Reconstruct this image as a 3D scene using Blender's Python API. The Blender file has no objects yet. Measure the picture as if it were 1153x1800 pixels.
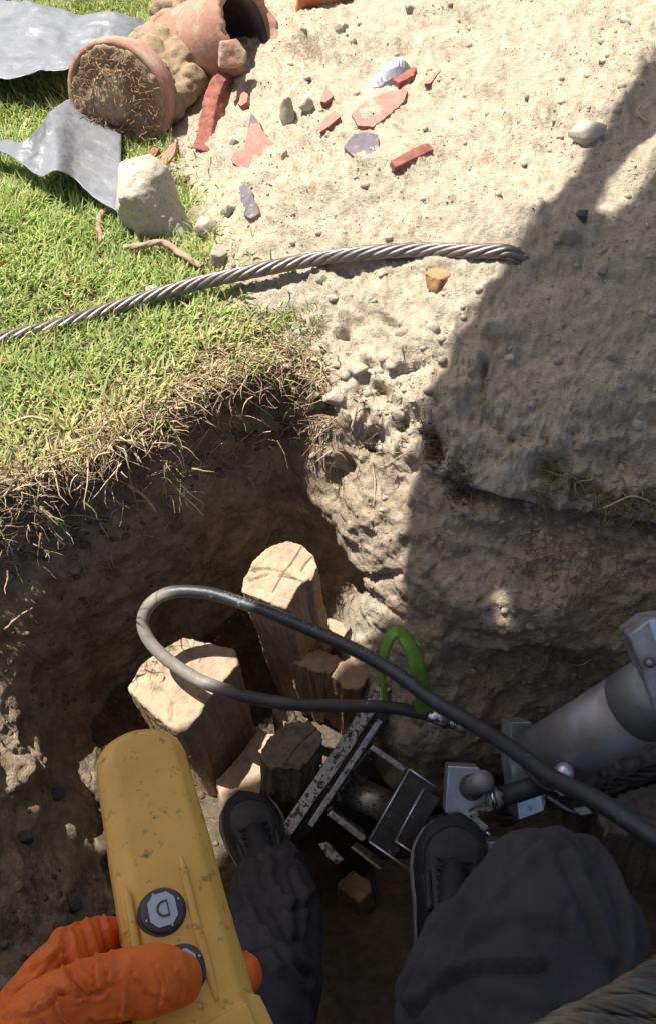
import bpy, bmesh, math, random
import numpy as np
from mathutils import Vector, Matrix, Quaternion
from mathutils.geometry import tessellate_polygon
random.seed(7); rng = np.random.default_rng(11)
S = bpy.context.scene; COL = S.collection
R = math.radians

# ------------------------------------------------------------------ camera, sky, sun, exposure
CAM = Vector((0, 0, .85)); PITCH = 52.0; FPX = 1300.0
cd = bpy.data.cameras.new('camera'); cam = bpy.data.objects.new('camera', cd); COL.objects.link(cam)
cam.location = CAM; cam.rotation_euler = (R(90 - PITCH), 0, 0)
cd.sensor_fit = 'VERTICAL'; cd.sensor_height = 24; cd.lens = 24 * FPX / 1800
cd.clip_start = .02; cd.clip_end = 500
S.camera = cam
SUN = Vector((-.34, .16, .925)).normalized()
w = bpy.data.worlds.new('World'); S.world = w; w.use_nodes = True
nt = w.node_tree; bg = nt.nodes['Background']
sk = nt.nodes.new('ShaderNodeTexSky'); sk.sky_type = 'NISHITA'; sk.sun_disc = False
sk.ozone_density = .3; sk.air_density = .7; sk.dust_density = 2.5
sk.sun_elevation = math.asin(SUN.z); sk.sun_rotation = math.atan2(SUN.x, SUN.y)
nt.links.new(sk.outputs[0], bg.inputs[0]); bg.inputs[1].default_value = .088
sd = bpy.data.lights.new('sun', 'SUN'); so = bpy.data.objects.new('sun', sd); COL.objects.link(so)
sd.energy = 4.6; sd.angle = R(.4); sd.color = (1, .96, .90)
so.rotation_euler = SUN.to_track_quat('Z', 'Y').to_euler()
S.view_settings.view_transform = 'Standard'; S.view_settings.look = 'None'
S.view_settings.gamma = 1; S.view_settings.exposure = .93
try: S.view_settings.use_curve_mapping = False
except Exception: pass
S.cycles.max_bounces = 8; S.cycles.diffuse_bounces = 6

_c, _s = math.cos(R(90 - PITCH)), math.sin(R(90 - PITCH))
def scr(v_):                                                # photograph pixels of world points, and their depth
    r_ = v_ - np.array(CAM[:]); t_ = r_[:, 1] * _s - r_[:, 2] * _c; t_ = np.where(t_ < .05, .05, t_)
    return 576.5 + FPX * r_[:, 0] / t_, 900 - FPX * (r_[:, 1] * _c + r_[:, 2] * _s) / t_, t_
def pl_dist(X_, Y_, pl):
    q = crom([np.array([p[0], p[1], 0]) for p in pl], 20)[:, :2]; dm = np.full(len(X_), 1e3); sg = np.zeros(len(X_))
    for A, B in zip(q[:-1], q[1:]):
        ab = B - A; t_ = np.clip(((X_ - A[0]) * ab[0] + (Y_ - A[1]) * ab[1]) / (ab @ ab + 1e-9), 0, 1); dx, dy = X_ - A[0] - t_ * ab[0], Y_ - A[1] - t_ * ab[1]; dd_ = np.hypot(dx, dy); m_ = dd_ < dm; sg[m_] = np.sign(ab[0] * dy - ab[1] * dx)[m_]; dm = np.minimum(dm, dd_)
    return dm * sg
def creases(me, lines, facing=True):
    """press folds into the side of a mesh that we see: a ridge with a valley beside it"""
    v_ = verts_of(me); n_ = norms_of(me); X_, Y_, t_ = scr(v_); vw = np.array(CAM[:]) - v_; vw /= np.linalg.norm(vw, axis=1)[:, None]; fc = sstep(.0, .35, (vw * n_).sum(1)); d_ = np.zeros(len(v_))
    for pl, w_, am in lines:
        s_ = pl_dist(X_, Y_, pl) + 2.5 * fbm(v_, 60, 2, 5); d_ += am * (np.exp(-(s_ / w_) ** 2) - .8 * np.exp(-((s_ - 1.6 * w_) / (.8 * w_)) ** 2))
    set_verts(me, v_ + n_ * (d_ * fc)[:, None]); return me
def ray(px, py):
    x = (px - 576.5) / FPX; y = (900 - py) / FPX
    return Vector((x, _c * y + _s, _s * y - _c))
def P(px, py, t): return CAM + ray(px, py) * t           # point seen at (px,py), t metres deep
def PZ(px, py, z):
    d = ray(px, py); return CAM + d * ((z - CAM.z) / d.z)

# ------------------------------------------------------------------ noise
def _h(ix, iy, iz, s):
    with np.errstate(over='ignore'):
        h = (ix.astype(np.uint32) * np.uint32(374761393)) ^ (iy.astype(np.uint32) * np.uint32(668265263)) ^ (iz.astype(np.uint32) * np.uint32(2147483647 - 1640531)) ^ np.uint32(s * 7919 + 13)
        h = (h ^ (h >> np.uint32(13))) * np.uint32(1274126177)
        h = (h ^ (h >> np.uint32(15))) * np.uint32(2246822519)
        h = h ^ (h >> np.uint32(16))
    return h.astype(np.float32) / 4294967295.0
def vn(p, s=0):
    f = np.floor(p); u = (p - f).astype(np.float32); u = u * u * (3 - 2 * u); i = f.astype(np.int64)
    x, y, z = i[:, 0], i[:, 1], i[:, 2]; a, b, c = u[:, 0], u[:, 1], u[:, 2]
    def L(dy, dz): return _h(x, y + dy, z + dz, s) * (1 - a) + _h(x + 1, y + dy, z + dz, s) * a
    return ((L(0, 0) * (1 - b) + L(1, 0) * b) * (1 - c) + (L(0, 1) * (1 - b) + L(1, 1) * b) * c) * 2 - 1
def fbm(p, sc, o=4, s=0, g=.5):
    r = 0; a = 1; t = 0; q = p * sc
    for k in range(o):
        r = r + a * vn(q + k * 17.3, s + k); t += a; a *= g; q = q * 2.03
    return r / t
def ridge(p, sc, o=3, s=0):
    r = 0; a = 1; t = 0; q = p * sc
    for k in range(o):
        r = r + a * (1 - 2 * np.abs(vn(q + k * 9.1, s + k))); t += a; a *= .5; q = q * 2.1
    return r / t
def sstep(a, b, x):
    t = np.clip((x - a) / (b - a), 0, 1); return t * t * (3 - 2 * t)

# ------------------------------------------------------------------ mesh helpers
def verts_of(me):
    a = np.empty(len(me.vertices) * 3, np.float32); me.vertices.foreach_get('co', a); return a.reshape(-1, 3).astype(np.float64)
def norms_of(me):
    a = np.empty(len(me.vertices) * 3, np.float32); me.vertex_normals.foreach_get('vector', a); return a.reshape(-1, 3).astype(np.float64)
def set_verts(me, v):
    me.vertices.foreach_set('co', v.astype(np.float32).ravel()); me.update()
def np_mesh(name, v, faces_list, smooth=True):
    """faces_list: arrays (n,3)/(n,4)"""
    me = bpy.data.meshes.new(name); me.vertices.add(len(v)); me.vertices.foreach_set('co', np.asarray(v, np.float32).ravel())
    lo = np.concatenate([f.ravel() for f in faces_list]); ct = np.concatenate([np.full(len(f), f.shape[1]) for f in faces_list])
    st = np.concatenate([[0], np.cumsum(ct)[:-1]])
    me.loops.add(len(lo)); me.loops.foreach_set('vertex_index', lo.astype(np.int32))
    me.polygons.add(len(ct)); me.polygons.foreach_set('loop_start', st.astype(np.int32)); me.polygons.foreach_set('loop_total', ct.astype(np.int32))
    me.update(calc_edges=True); me.validate()
    if smooth: me.polygons.foreach_set('use_smooth', np.ones(len(me.polygons), bool))
    return me
def vcol(me, c, name='tint'):
    a = me.color_attributes.new(name, 'FLOAT_COLOR', 'POINT')
    d = np.ones((len(me.vertices), 4), np.float32); d[:, :3] = c; a.data.foreach_set('color', d.ravel())
def smooth(me, on=True): me.polygons.foreach_set('use_smooth', np.full(len(me.polygons), on)); return me
def link(name, me, mat=None, parent=None, loc=None):
    o = bpy.data.objects.new(name, me); COL.objects.link(o)
    if mat is not None:
        for m in (mat if isinstance(mat, (list, tuple)) else [mat]): me.materials.append(m)
    if parent is not None: o.parent = parent
    if loc is not None: o.location = loc
    return o
def tag(o, label=None, cat=None, group=None, kind=None):
    for k, v in (('label', label), ('category', cat), ('group', group), ('kind', kind)):
        if v: o[k] = v
    return o
def empty(name, loc, label, cat, group=None):
    o = bpy.data.objects.new(name, None); COL.objects.link(o); o.location = loc; o.empty_display_size = .05
    bpy.context.view_layer.update()
    return tag(o, label, cat, group)
def put(name, me, mat, parent):
    """a part whose mesh is in world space, hung under its thing"""
    o = link(name, me, mat); 
    if parent is not None:
        o.parent = parent; o.matrix_parent_inverse = parent.matrix_world.inverted()
    return o
def recentre(me):
    v = verts_of(me); c = (v.min(0) + v.max(0)) / 2; c[2] = v[:, 2].min(); set_verts(me, v - c); return Vector(c)
def solo(name, me, mat, label, cat, group=None, kind=None):
    c = recentre(me); o = link(name, me, mat, None, c); bpy.context.view_layer.update(); return tag(o, label, cat, group, kind)
def bm_mesh(bm, name='m', sm=False):
    bmesh.ops.recalc_face_normals(bm, faces=bm.faces)
    me = bpy.data.meshes.new(name); bm.to_mesh(me); bm.free(); 
    if sm: smooth(me)
    return me
def remesh(me, vox, sm=2, fac=.5):
    o = bpy.data.objects.new('tmp', me); COL.objects.link(o)
    m = o.modifiers.new('r', 'REMESH'); m.mode = 'VOXEL'; m.voxel_size = vox; m.use_smooth_shade = True
    if sm: s = o.modifiers.new('s', 'SMOOTH'); s.iterations = sm; s.factor = fac
    dg = bpy.context.evaluated_depsgraph_get(); n = bpy.data.meshes.new_from_object(o.evaluated_get(dg))
    bpy.data.objects.remove(o); n.materials.clear(); return smooth(n)
def rough(me, layers, seed=0, rid=()):
    v = verts_of(me); n = norms_of(me); d = np.zeros(len(v))
    for k, (sc, amp, o) in enumerate(layers): d += amp * fbm(v, sc, o, seed + 11 * k)
    for k, (sc, amp, o) in enumerate(rid): d += amp * ridge(v, sc, o, seed + 31 + 7 * k)
    set_verts(me, v + n * d[:, None]); return me
def crom(pts, n):
    pts = [np.array(p, float) for p in pts]; q = [2 * pts[0] - pts[1]] + pts + [2 * pts[-1] - pts[-2]]; out = []
    m = len(pts) - 1
    for i in range(n):
        s = i / (n - 1) * m; k = min(int(s), m - 1); t = s - k
        a, b, c, d = q[k], q[k + 1], q[k + 2], q[k + 3]
        out.append(.5 * ((2 * b) + (c - a) * t + (2 * a - 5 * b + 4 * c - d) * t * t + (3 * b - a - 3 * c + d) * t ** 3))
    return np.array(out)
def frames(c):
    T = np.gradient(c, axis=0); T /= np.linalg.norm(T, axis=1)[:, None]
    n = np.cross(T[0], [0, 0, 1.]); 
    if np.linalg.norm(n) < .1: n = np.cross(T[0], [1., 0, 0])
    n /= np.linalg.norm(n); N = [n]
    for i in range(1, len(c)):
        n = N[-1] - T[i] * np.dot(N[-1], T[i]); N.append(n / np.linalg.norm(n))
    N = np.array(N); return T, N, np.cross(T, N)
def tube_np(c, r, seg=16, cap=True, rf=None):
    """c (n,3) centres, r scalar/array, rf(i,ang) radius factor array"""
    T, N, B = frames(c); n = len(c); r = np.broadcast_to(r, (n,)); a = np.linspace(0, 2 * np.pi, seg, endpoint=False)
    rr = r[:, None] * (rf if rf is not None else 1)
    v = c[:, None] + rr[..., None] * (np.cos(a)[None, :, None] * N[:, None] + np.sin(a)[None, :, None] * B[:, None])
    v = v.reshape(-1, 3); i = np.arange(n - 1)[:, None] * seg; j = np.arange(seg)[None]; k = (j + 1) % seg
    f = np.stack([i + j, i + k, i + seg + k, i + seg + j], -1).reshape(-1, 4); fl = [f]
    if cap:
        v = np.vstack([v, c[0], c[-1]]); m = n * seg; jj = np.arange(seg); kk = (jj + 1) % seg
        fl.append(np.stack([np.full(seg, m), kk, jj], -1)); fl.append(np.stack([np.full(seg, m + 1), (n - 1) * seg + jj, (n - 1) * seg + kk], -1))
    return v, fl
def tube(name, pts, r, seg=16, n=None, cap=True):
    n = n or max(8, len(pts) * 8); c = crom(pts, n)
    if hasattr(r, '__len__'): r = np.interp(np.linspace(0, 1, n), np.linspace(0, 1, len(r)), r)
    v, f = tube_np(c, r, seg, cap); return np_mesh(name, v, f)
def join_np(parts):
    vs, q, t, o = [], [], [], 0
    for v, fl in parts:
        vs.append(v)
        for f in fl: (q if f.shape[1] == 4 else t).append(f + o)
        o += len(v)
    fl = []
    if q: fl.append(np.vstack(q))
    if t: fl.append(np.vstack(t))
    return np.vstack(vs), fl
def add_sphere(bm, c, r, sub=2):
    m = Matrix.Translation(c)
    if hasattr(r, '__len__'): m = m @ Matrix.Diagonal((r[0], r[1], r[2], 1)); r = 1
    bmesh.ops.create_icosphere(bm, subdivisions=sub, radius=r, matrix=m)
def chain(bm, pts, rad, n=24):
    """swept solid with round ends"""
    c = crom(pts, n); r = np.interp(np.linspace(0, 1, n), np.linspace(0, 1, len(rad)), rad)
    v, fl = tube_np(c, r, 16, True); vs = [bm.verts.new(p) for p in v]
    for f in fl:
        for q in f: bm.faces.new([vs[k] for k in q])
    for k in range(n): add_sphere(bm, Vector(c[k]), float(r[k]), 2) if k in (0, n - 1) or k % 3 == 0 else None
def hull(points, name='hull'):
    bm = bmesh.new()
    for p in points: bm.verts.new(p)
    r = bmesh.ops.convex_hull(bm, input=bm.verts)
    bmesh.ops.delete(bm, geom=[g for g in r['geom_interior'] if isinstance(g, bmesh.types.BMVert)], context='VERTS')
    return bm_mesh(bm, name)
def prism(top, axis, bot_scale=1., name='prism'):
    """top: list of points, extruded along axis"""
    bm = bmesh.new(); c = sum((Vector(p) for p in top), Vector()) / len(top); ax = Vector(axis)
    a = [bm.verts.new(p) for p in top]; b = [bm.verts.new(c + (Vector(p) - c) * bot_scale + ax) for p in top]
    bm.faces.new(a); bm.faces.new(b[::-1])
    for i in range(len(a)): j = (i + 1) % len(a); bm.faces.new([a[i], b[i], b[j], a[j]])
    return bm_mesh(bm, name)
def bevel(me, w, seg=2):
    bm = bmesh.new(); bm.from_mesh(me); bmesh.ops.bevel(bm, geom=bm.edges[:], offset=w, segments=seg, affect='EDGES', clamp_overlap=True, profile=.5)
    bm.to_mesh(me); bm.free(); return me
def slab(A, B, Cc, th, bw=.0012):
    """box with top face A,B,(B+C-A),C ; thickness th away from the camera side"""
    A, B, Cc = Vector(A), Vector(B), Vector(Cc); D = B + Cc - A; n = (B - A).cross(Cc - A).normalized()
    if n.dot(CAM - A) < 0: n = -n
    return bevel(prism([A, B, D, Cc], -n * th), bw)
def poly_slab(pts, th, bw=.001, up=None):
    n = Vector()
    for i in range(len(pts)): n += Vector(pts[i]).cross(Vector(pts[(i + 1) % len(pts)]))
    n.normalize()
    if n.dot(CAM - Vector(pts[0])) < 0: n = -n
    return bevel(prism(pts, -n * th), bw)

# ------------------------------------------------------------------ materials
def _n(nt, t, **k):
    n = nt.nodes.new(t)
    for a, b in k.items(): setattr(n, a, b)
    return n
def mat(name, c, rough_=.8, c2=None, sc=30, c3=None, sc3=120, thr3=(.6, .7), bump=0, bsc=200, metal=0, metal3=None, spec=.5, bump2=None, wave=None, coord='Object', attr=None, trans=0, rough3=None, det=6, sheen=0):
    m = bpy.data.materials.new(name); m.use_nodes = True; t = m.node_tree; L = t.links; b = t.nodes['Principled BSDF']
    tc = _n(t, 'ShaderNodeTexCoord'); co = tc.outputs[coord]
    if attr:
        at = _n(t, 'ShaderNodeAttribute', attribute_name=attr); base = at.outputs['Color']
        if c2 is not None:
            nz = _n(t, 'ShaderNodeTexNoise'); nz.inputs['Scale'].default_value = sc; nz.inputs['Detail'].default_value = det; L.new(co, nz.inputs['Vector'])
            rp = _n(t, 'ShaderNodeValToRGB'); rp.color_ramp.elements[0].position = .3; rp.color_ramp.elements[1].position = .7
            rp.color_ramp.elements[0].color = (*c, 1); rp.color_ramp.elements[1].color = (*c2, 1); L.new(nz.outputs['Fac'], rp.inputs[0])
            mx = _n(t, 'ShaderNodeMixRGB', blend_type='MULTIPLY'); mx.inputs[0].default_value = 1; L.new(base, mx.inputs[1]); L.new(rp.outputs[0], mx.inputs[2]); base = mx.outputs[0]
    else:
        c2 = c2 or tuple(x * .8 for x in c)
        nz = _n(t, 'ShaderNodeTexNoise'); nz.inputs['Scale'].default_value = sc; nz.inputs['Detail'].default_value = det; nz.inputs['Roughness'].default_value = .6; L.new(co, nz.inputs['Vector'])
        rp = _n(t, 'ShaderNodeValToRGB'); rp.color_ramp.elements[0].position = .35; rp.color_ramp.elements[1].position = .65
        rp.color_ramp.elements[0].color = (*c, 1); rp.color_ramp.elements[1].color = (*c2, 1); L.new(nz.outputs['Fac'], rp.inputs[0]); base = rp.outputs[0]
    mtl = None
    if c3 is not None:
        n3 = _n(t, 'ShaderNodeTexNoise'); n3.inputs['Scale'].default_value = sc3; n3.inputs['Detail'].default_value = 8; n3.inputs['Roughness'].default_value = .65; L.new(co, n3.inputs['Vector'])
        r3 = _n(t, 'ShaderNodeMapRange'); r3.inputs[1].default_value = thr3[0]; r3.inputs[2].default_value = thr3[1]; L.new(n3.outputs['Fac'], r3.inputs[0])
        mx = _n(t, 'ShaderNodeMixRGB'); L.new(r3.outputs[0], mx.inputs[0]); L.new(base, mx.inputs[1]); mx.inputs[2].default_value = (*c3, 1); base = mx.outputs[0]
        if metal3 is not None:
            mm = _n(t, 'ShaderNodeMapRange'); mm.inputs[3].default_value = metal; mm.inputs[4].default_value = metal3; L.new(r3.outputs[0], mm.inputs[0]); L.new(mm.outputs[0], b.inputs['Metallic'])
        if rough3 is not None:
            mm = _n(t, 'ShaderNodeMapRange'); mm.inputs[3].default_value = rough_; mm.inputs[4].default_value = rough3; L.new(r3.outputs[0], mm.inputs[0]); L.new(mm.outputs[0], b.inputs['Roughness'])
    L.new(base, b.inputs['Base Color'])
    if metal3 is None: b.inputs['Metallic'].default_value = metal
    if rough3 is None: b.inputs['Roughness'].default_value = rough_
    b.inputs['Specular IOR Level'].default_value = spec
    if sheen: b.inputs['Sheen Weight'].default_value = sheen
    last = None
    for (bs, bv, dist) in ([(bsc, bump, .002)] if bump else []) + (bump2 or []):
        nb = _n(t, 'ShaderNodeTexNoise'); nb.inputs['Scale'].default_value = bs; nb.inputs['Detail'].default_value = 6; nb.inputs['Roughness'].default_value = .6; L.new(co, nb.inputs['Vector'])
        bp = _n(t, 'ShaderNodeBump'); bp.inputs['Strength'].default_value = bv; bp.inputs['Distance'].default_value = dist; L.new(nb.outputs['Fac'], bp.inputs['Height'])
        if last: L.new(last.outputs[0], bp.inputs['Normal'])
        last = bp
    if last: L.new(last.outputs[0], b.inputs['Normal'])
    m['_co'] = coord
    return m
M = {}
M['ground'] = mat('ground', (.72, .7, .66), .95, (1.15, 1.15, 1.15), 55, c3=(.17, .14, .105), sc3=300, thr3=(.56, .78), attr='tint', coord='Object', spec=.15, bump=1, bsc=300, bump2=[(650, .9, .002), (120, .8, .005), (60, .5, .006)])
M['crumb'] = mat('crumb', (.75, .75, .75), .95, (1.2, 1.2, 1.2), 200, attr='tint', spec=.15, bump=.6, bsc=500)
M['blade'] = mat('blade', (.8, .8, .8), .5, (1.15, 1.15, 1.1), 60, attr='tint', spec=.35)
M['straw'] = mat('straw', (.75, .75, .75), .8, (1.2, 1.2, 1.2), 90, attr='tint', spec=.2)
M['root'] = mat('root', (.34, .22, .14), .85, (.22, .13, .08), 90, bump=.5, bsc=400)
M['palestalk'] = mat('palestalk', (.62, .48, .30), .75, (.45, .33, .2), 70, bump=.4, bsc=300)
M['terracotta'] = mat('terracotta', (.33, .15, .10), .85, (.43, .23, .16), 14, c3=(.42, .34, .24), sc3=22, thr3=(.5, .66), bump=.5, bsc=150)
M['brickred'] = mat('brickred', (.22, .065, .045), .9, (.33, .13, .09), 45, c3=(.38, .27, .19), sc3=50, thr3=(.6, .74), bump=.9, bsc=260)
M['pinkclay'] = mat('pinkclay', (.46, .20, .145), .85, (.38, .15, .11), 40, c3=(.42, .33, .24), sc3=60, thr3=(.60, .72), bump=.3, bsc=300)
M['glaze'] = mat('glaze', (.075, .06, .062), .6, (.12, .105, .108), 60, c3=(.4, .34, .27), sc3=70, thr3=(.56, .68), spec=.8, rough3=.9, bump=.15, bsc=200)
M['glaze_shiny'] = mat('glaze_shiny', (.12, .10, .12), .30, (.2, .17, .2), 50, metal=.25, spec=1, bump=.3, bsc=120)
M['pipe_inside'] = mat('pipe_inside', (.045, .03, .03), .5, (.08, .055, .05), 30, bump=.4, bsc=120)
M['stone_pale'] = mat('stone_pale', (.50, .45, .35), .9, (.42, .37, .28), 40, c3=(.30, .29, .23), sc3=150, thr3=(.55, .66), bump=.6, bsc=240)
M['stone_grey'] = mat('stone_grey', (.36, .31, .235), .9, (.27, .235, .18), 50, c3=(.42, .355, .262), sc3=60, thr3=(.52, .68), bump=.5, bsc=260)
M['stone_sand'] = mat('stone_sand', (.46, .39, .29), .95, (.36, .30, .22), 60, bump=.7, bsc=260)
M['stone_orange'] = mat('stone_orange', (.45, .25, .11), .9, (.34, .17, .08), 50, bump=.6, bsc=220)
M['stone_blue'] = mat('stone_blue', (.27, .28, .30), .8, (.22, .23, .25), 60, bump=.3, bsc=220)
M['stone_dark'] = mat('stone_dark', (.10, .09, .08), .9, (.06, .055, .05), 60, bump=.5, bsc=220)
M['tarp'] = mat('tarp', (.15, .155, .165), .42, (.21, .215, .22), 9, c3=(.33, .30, .26), sc3=18, thr3=(.62, .8), bump=.5, bsc=60, spec=.6, bump2=[(14, .6, .01)])
M['wire'] = mat('wire', (.27, .235, .215), .45, (.17, .14, .125), 90, metal=.8, c3=(.12, .08, .06), sc3=60, thr3=(.56, .7), metal3=.3, bump=.2, bsc=500)
M['wire_grease'] = mat('wire_grease', (.08, .068, .055), .5, (.035, .03, .026), 40, metal=.5, c3=(.35, .29, .2), sc3=30, thr3=(.58, .75), bump=.3, bsc=300)
M['hemp'] = mat('hemp', (.42, .30, .2), .9, (.30, .2, .13), 60, bump=1, bsc=300)
M['rubber'] = mat('rubber', (.028, .03, .034), .55, (.045, .047, .05), 40, c3=(.20, .19, .17), sc3=45, thr3=(.6, .85), bump=.35, bsc=130)
M['ink'] = mat('ink', (.16, .16, .155), .7, (.06, .06, .06), 120)
M['cut_wood'] = mat('cut_wood', (.44, .31, .19), .9, (.54, .41, .28), 25, c3=(.24, .15, .09), sc3=50, thr3=(.60, .72), bump=1, bsc=180, bump2=[(40, .5, .006)])
M['old_wood'] = mat('old_wood', (.16, .125, .09), .9, (.09, .07, .05), 40, bump=.9, bsc=160, bump2=[(45, .6, .006)])
M['brown_wood'] = mat('brown_wood', (.33, .22, .14), .85, (.22, .14, .085), 30, bump=.7, bsc=140, bump2=[(35, .5, .005)])
M['steel'] = mat('steel', (.27, .265, .26), .55, (.36, .35, .34), 14, metal=.55, c3=(.16, .13, .12), sc3=26, thr3=(.52, .8), metal3=.2, bump=.1, bsc=180)
M['plate'] = mat('plate', (.70, .76, .84), .36, (.56, .62, .70), 35, metal=.75, c3=(.12, .09, .07), sc3=90, thr3=(.60, .68), metal3=.1, bump=.15, bsc=220)
M['speckled'] = mat('speckled', (.40, .38, .36), .55, (.52, .5, .48), 60, metal=.5, c3=(.035, .028, .024), sc3=110, thr3=(.48, .55), metal3=0, bump=.4, bsc=200)
M['blackpaint'] = mat('blackpaint', (.012, .012, .013), .3, (.022, .022, .024), 50, c3=(.30, .32, .35), sc3=55, thr3=(.60, .64), metal=.0, metal3=.7, spec=.6, bump=.3, bsc=160)
M['edge_metal'] = mat('edge_metal', (.55, .55, .54), .42, (.36, .36, .36), 120, metal=.8, c3=(.03, .03, .03), sc3=140, thr3=(.55, .6), metal3=0)
M['chrome'] = mat('chrome', (.6, .62, .64), .25, (.45, .46, .48), 60, metal=1)
M['green'] = mat('green', (.19, .36, .04), .6, (.12, .24, .03), 60, bump=.25, bsc=400)
M['yellow'] = mat('yellow', (.82, .465, .095), .45, (.70, .385, .075), 18, c3=(.22, .14, .045), sc3=85, thr3=(.575, .70), bump=.12, bsc=300, spec=.4)
M['bezel'] = mat('bezel', (.03, .03, .033), .4, (.05, .05, .052), 90, c3=(.3, .3, .3), sc3=160, thr3=(.7, .73))
M['keycap'] = mat('keycap', (.46, .50, .56), .5, (.42, .46, .52), 60)
M['symbol'] = mat('symbol', (.06, .065, .07), .5)
M['glove'] = mat('glove', (.80, .165, .018), .5, (.68, .125, .015), 22, c3=(.13, .045, .02), sc3=26, thr3=(.60, .76), bump=.35, bsc=90, spec=.35, bump2=[(24, .5, .006)])
M['cloth'] = mat('cloth', (.048, .045, .047), .95, (.068, .061, .060), 12, c3=(.10, .09, .08), sc3=30, thr3=(.66, .9), bump=.3, bsc=900, spec=.2, bump2=[(30, .3, .004)])
M['shirt'] = mat('shirt', (.06, .07, .09), .9)
M['skin'] = mat('skin', (.45, .26, .18), .6)
M['shoe'] = mat('shoe', (.016, .016, .018), .55, (.03, .03, .032), 40, bump=.25, bsc=160)
M['sole'] = mat('sole', (.22, .21, .19), .7, (.14, .13, .12), 60)
M['lace'] = mat('lace', (.02, .02, .022), .8)
M['blocker_sheet'] = mat('blocker_sheet', (.62, .6, .55), .9)  # pale sheet for the added overhead sun blocker
M['clay_orange'] = mat('clay_orange', (.52, .19, .07), .8, (.42, .14, .05), 20, bump=.3, bsc=120)
M['concrete'] = mat('concrete', (.22, .2, .165), .95, (.15, .135, .11), 40, bump=.8, bsc=150)

# translucent blades
bt = M['blade'].node_tree; pb = bt.nodes['Principled BSDF']; out = bt.nodes['Material Output']
tr = bt.nodes.new('ShaderNodeBsdfTranslucent'); mxs = bt.nodes.new('ShaderNodeMixShader'); mxs.inputs[0].default_value = .3
src = pb.inputs['Base Color'].links[0].from_socket; bt.links.new(src, tr.inputs[0])
bt.links.new(pb.outputs[0], mxs.inputs[1]); bt.links.new(tr.outputs[0], mxs.inputs[2]); bt.links.new(mxs.outputs[0], out.inputs[0])

# ------------------------------------------------------------------ the ground: lawn, spoil heap and pit in one sheet
PC = np.array([.08, .34]); DEPTH = .72
RIM = [(-.55, .685), (-.45, .725), (-.364, .765), (-.25, .865), (-.167, .945), (-.095, .995), (-.05, .98), (.0, .92), (.05, .87), (.164, .80), (.26, .755), (.36, .715), (.49, .69), (.68, .62), (.86, .42), (.88, .05), (.75, -.22), (.35, -.30), (-.1, -.30), (-.42, -.22), (-.52, .05), (-.74, .3), (-.78, .5), (-.68, .68)]
BAT = [.05, .04, .03, .03, .02, .02, .08, .20, .29, .31, .31, .31, .30, .22, .1, .1, .1, .1, .1, .1, .2, .32, .33, .22]
ra = np.array([math.atan2(y - PC[1], x - PC[0]) for x, y in RIM]); rr = np.array([math.hypot(x - PC[0], y - PC[1]) for x, y in RIM]); rb = np.array(BAT)
od = np.argsort(ra); ra, rr, rb = ra[od], rr[od], rb[od]
def ring(a, val):
    a = (a + np.pi) % (2 * np.pi) - np.pi
    return np.interp(a, np.concatenate([ra - 2 * np.pi, ra, ra + 2 * np.pi]), np.concatenate([val] * 3))
th = np.concatenate([np.linspace(R(-20), R(205), 1150, endpoint=False), np.linspace(R(205), R(340), 130, endpoint=False)])
def blur_ring(f, k=R(2)): return sum(f(th + d) for d in np.linspace(-k, k, 7)) / 7
Rr = blur_ring(lambda a: ring(a, rr)); Bb = blur_ring(lambda a: ring(a, rb), R(4))
Rr = Rr + .012 * fbm(np.stack([np.cos(th) * 5, np.sin(th) * 5, th * 0], 1), 1.3, 2, 5)
def xb(y): return np.interp(y, [-2, .9, 1.0, 1.15, 1.35, 1.7, 2.29, 2.73, 6], [-.05, -.05, -.07, -.187, -.268, -.39, -.52, -.55, -.8])
def rimdist(x, y):
    a = np.arctan2(y - PC[1], x - PC[0]); r = np.hypot(x - PC[0], y - PC[1]); return r - ring(a, rr)
def heap(x, y):
    d1 = (x - xb(y)) * .93; d2 = rimdist(x, y)
    back = sstep(-.1, .35, y)                       # no spoil behind the person
    h1 = np.where(d1 > 0, .60 * (1 - np.exp(-np.maximum(d1, 0) * .85)), 0)
    h2 = np.maximum(d2, 0) * .62
    k = .06; h = -k * np.log(np.exp(-h1 / k) + np.exp(-h2 / k)) + k * math.log(2) * np.exp(-(np.maximum(h1, 0) + h2) / k)
    far = 1 - sstep(3.2, 6, np.hypot(x, y))
    return np.maximum(h, 0) * back * far
RZ = -.085 * blur_ring(lambda a: ring(a, np.array([{0: 1.}.get(0) if (xx > .0 and yy > .5) else 0. for xx, yy in RIM])[od]), R(4))
nf, nw = 60, 150
ro = [0.0]; st = .004
while ro[-1] < 2.9: ro.append(ro[-1] + st); st = min(st * 1.012, .016)
while ro[-1] < 90: ro.append(ro[-1] + st); st *= 1.25
ro = np.array(ro); no = len(ro); nr = nf + nw + no; nth = len(th)
PR = np.zeros((nr, nth)); PZz = np.zeros((nr, nth))
ff = np.linspace(0.02, 1, nf, endpoint=False)
PR[:nf] = ff[:, None] * (Rr - Bb)[None]; PZz[:nf] = -DEPTH + .10 * ff[:, None] ** 3
fw = np.linspace(0, 1, nw, endpoint=False); sh = 1 - fw
PR[nf:nf + nw] = (Rr - Bb * (1 - fw[:, None] ** 1.15)); PZz[nf:nf + nw] = (-DEPTH + .10) * (1 - fw[:, None]) + RZ[None] * fw[:, None] ** 2
PR[nf + nw:] = Rr + ro[:, None]; PZz[nf + nw:] = RZ[None] * np.exp(-ro[:, None] / .11)
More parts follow.
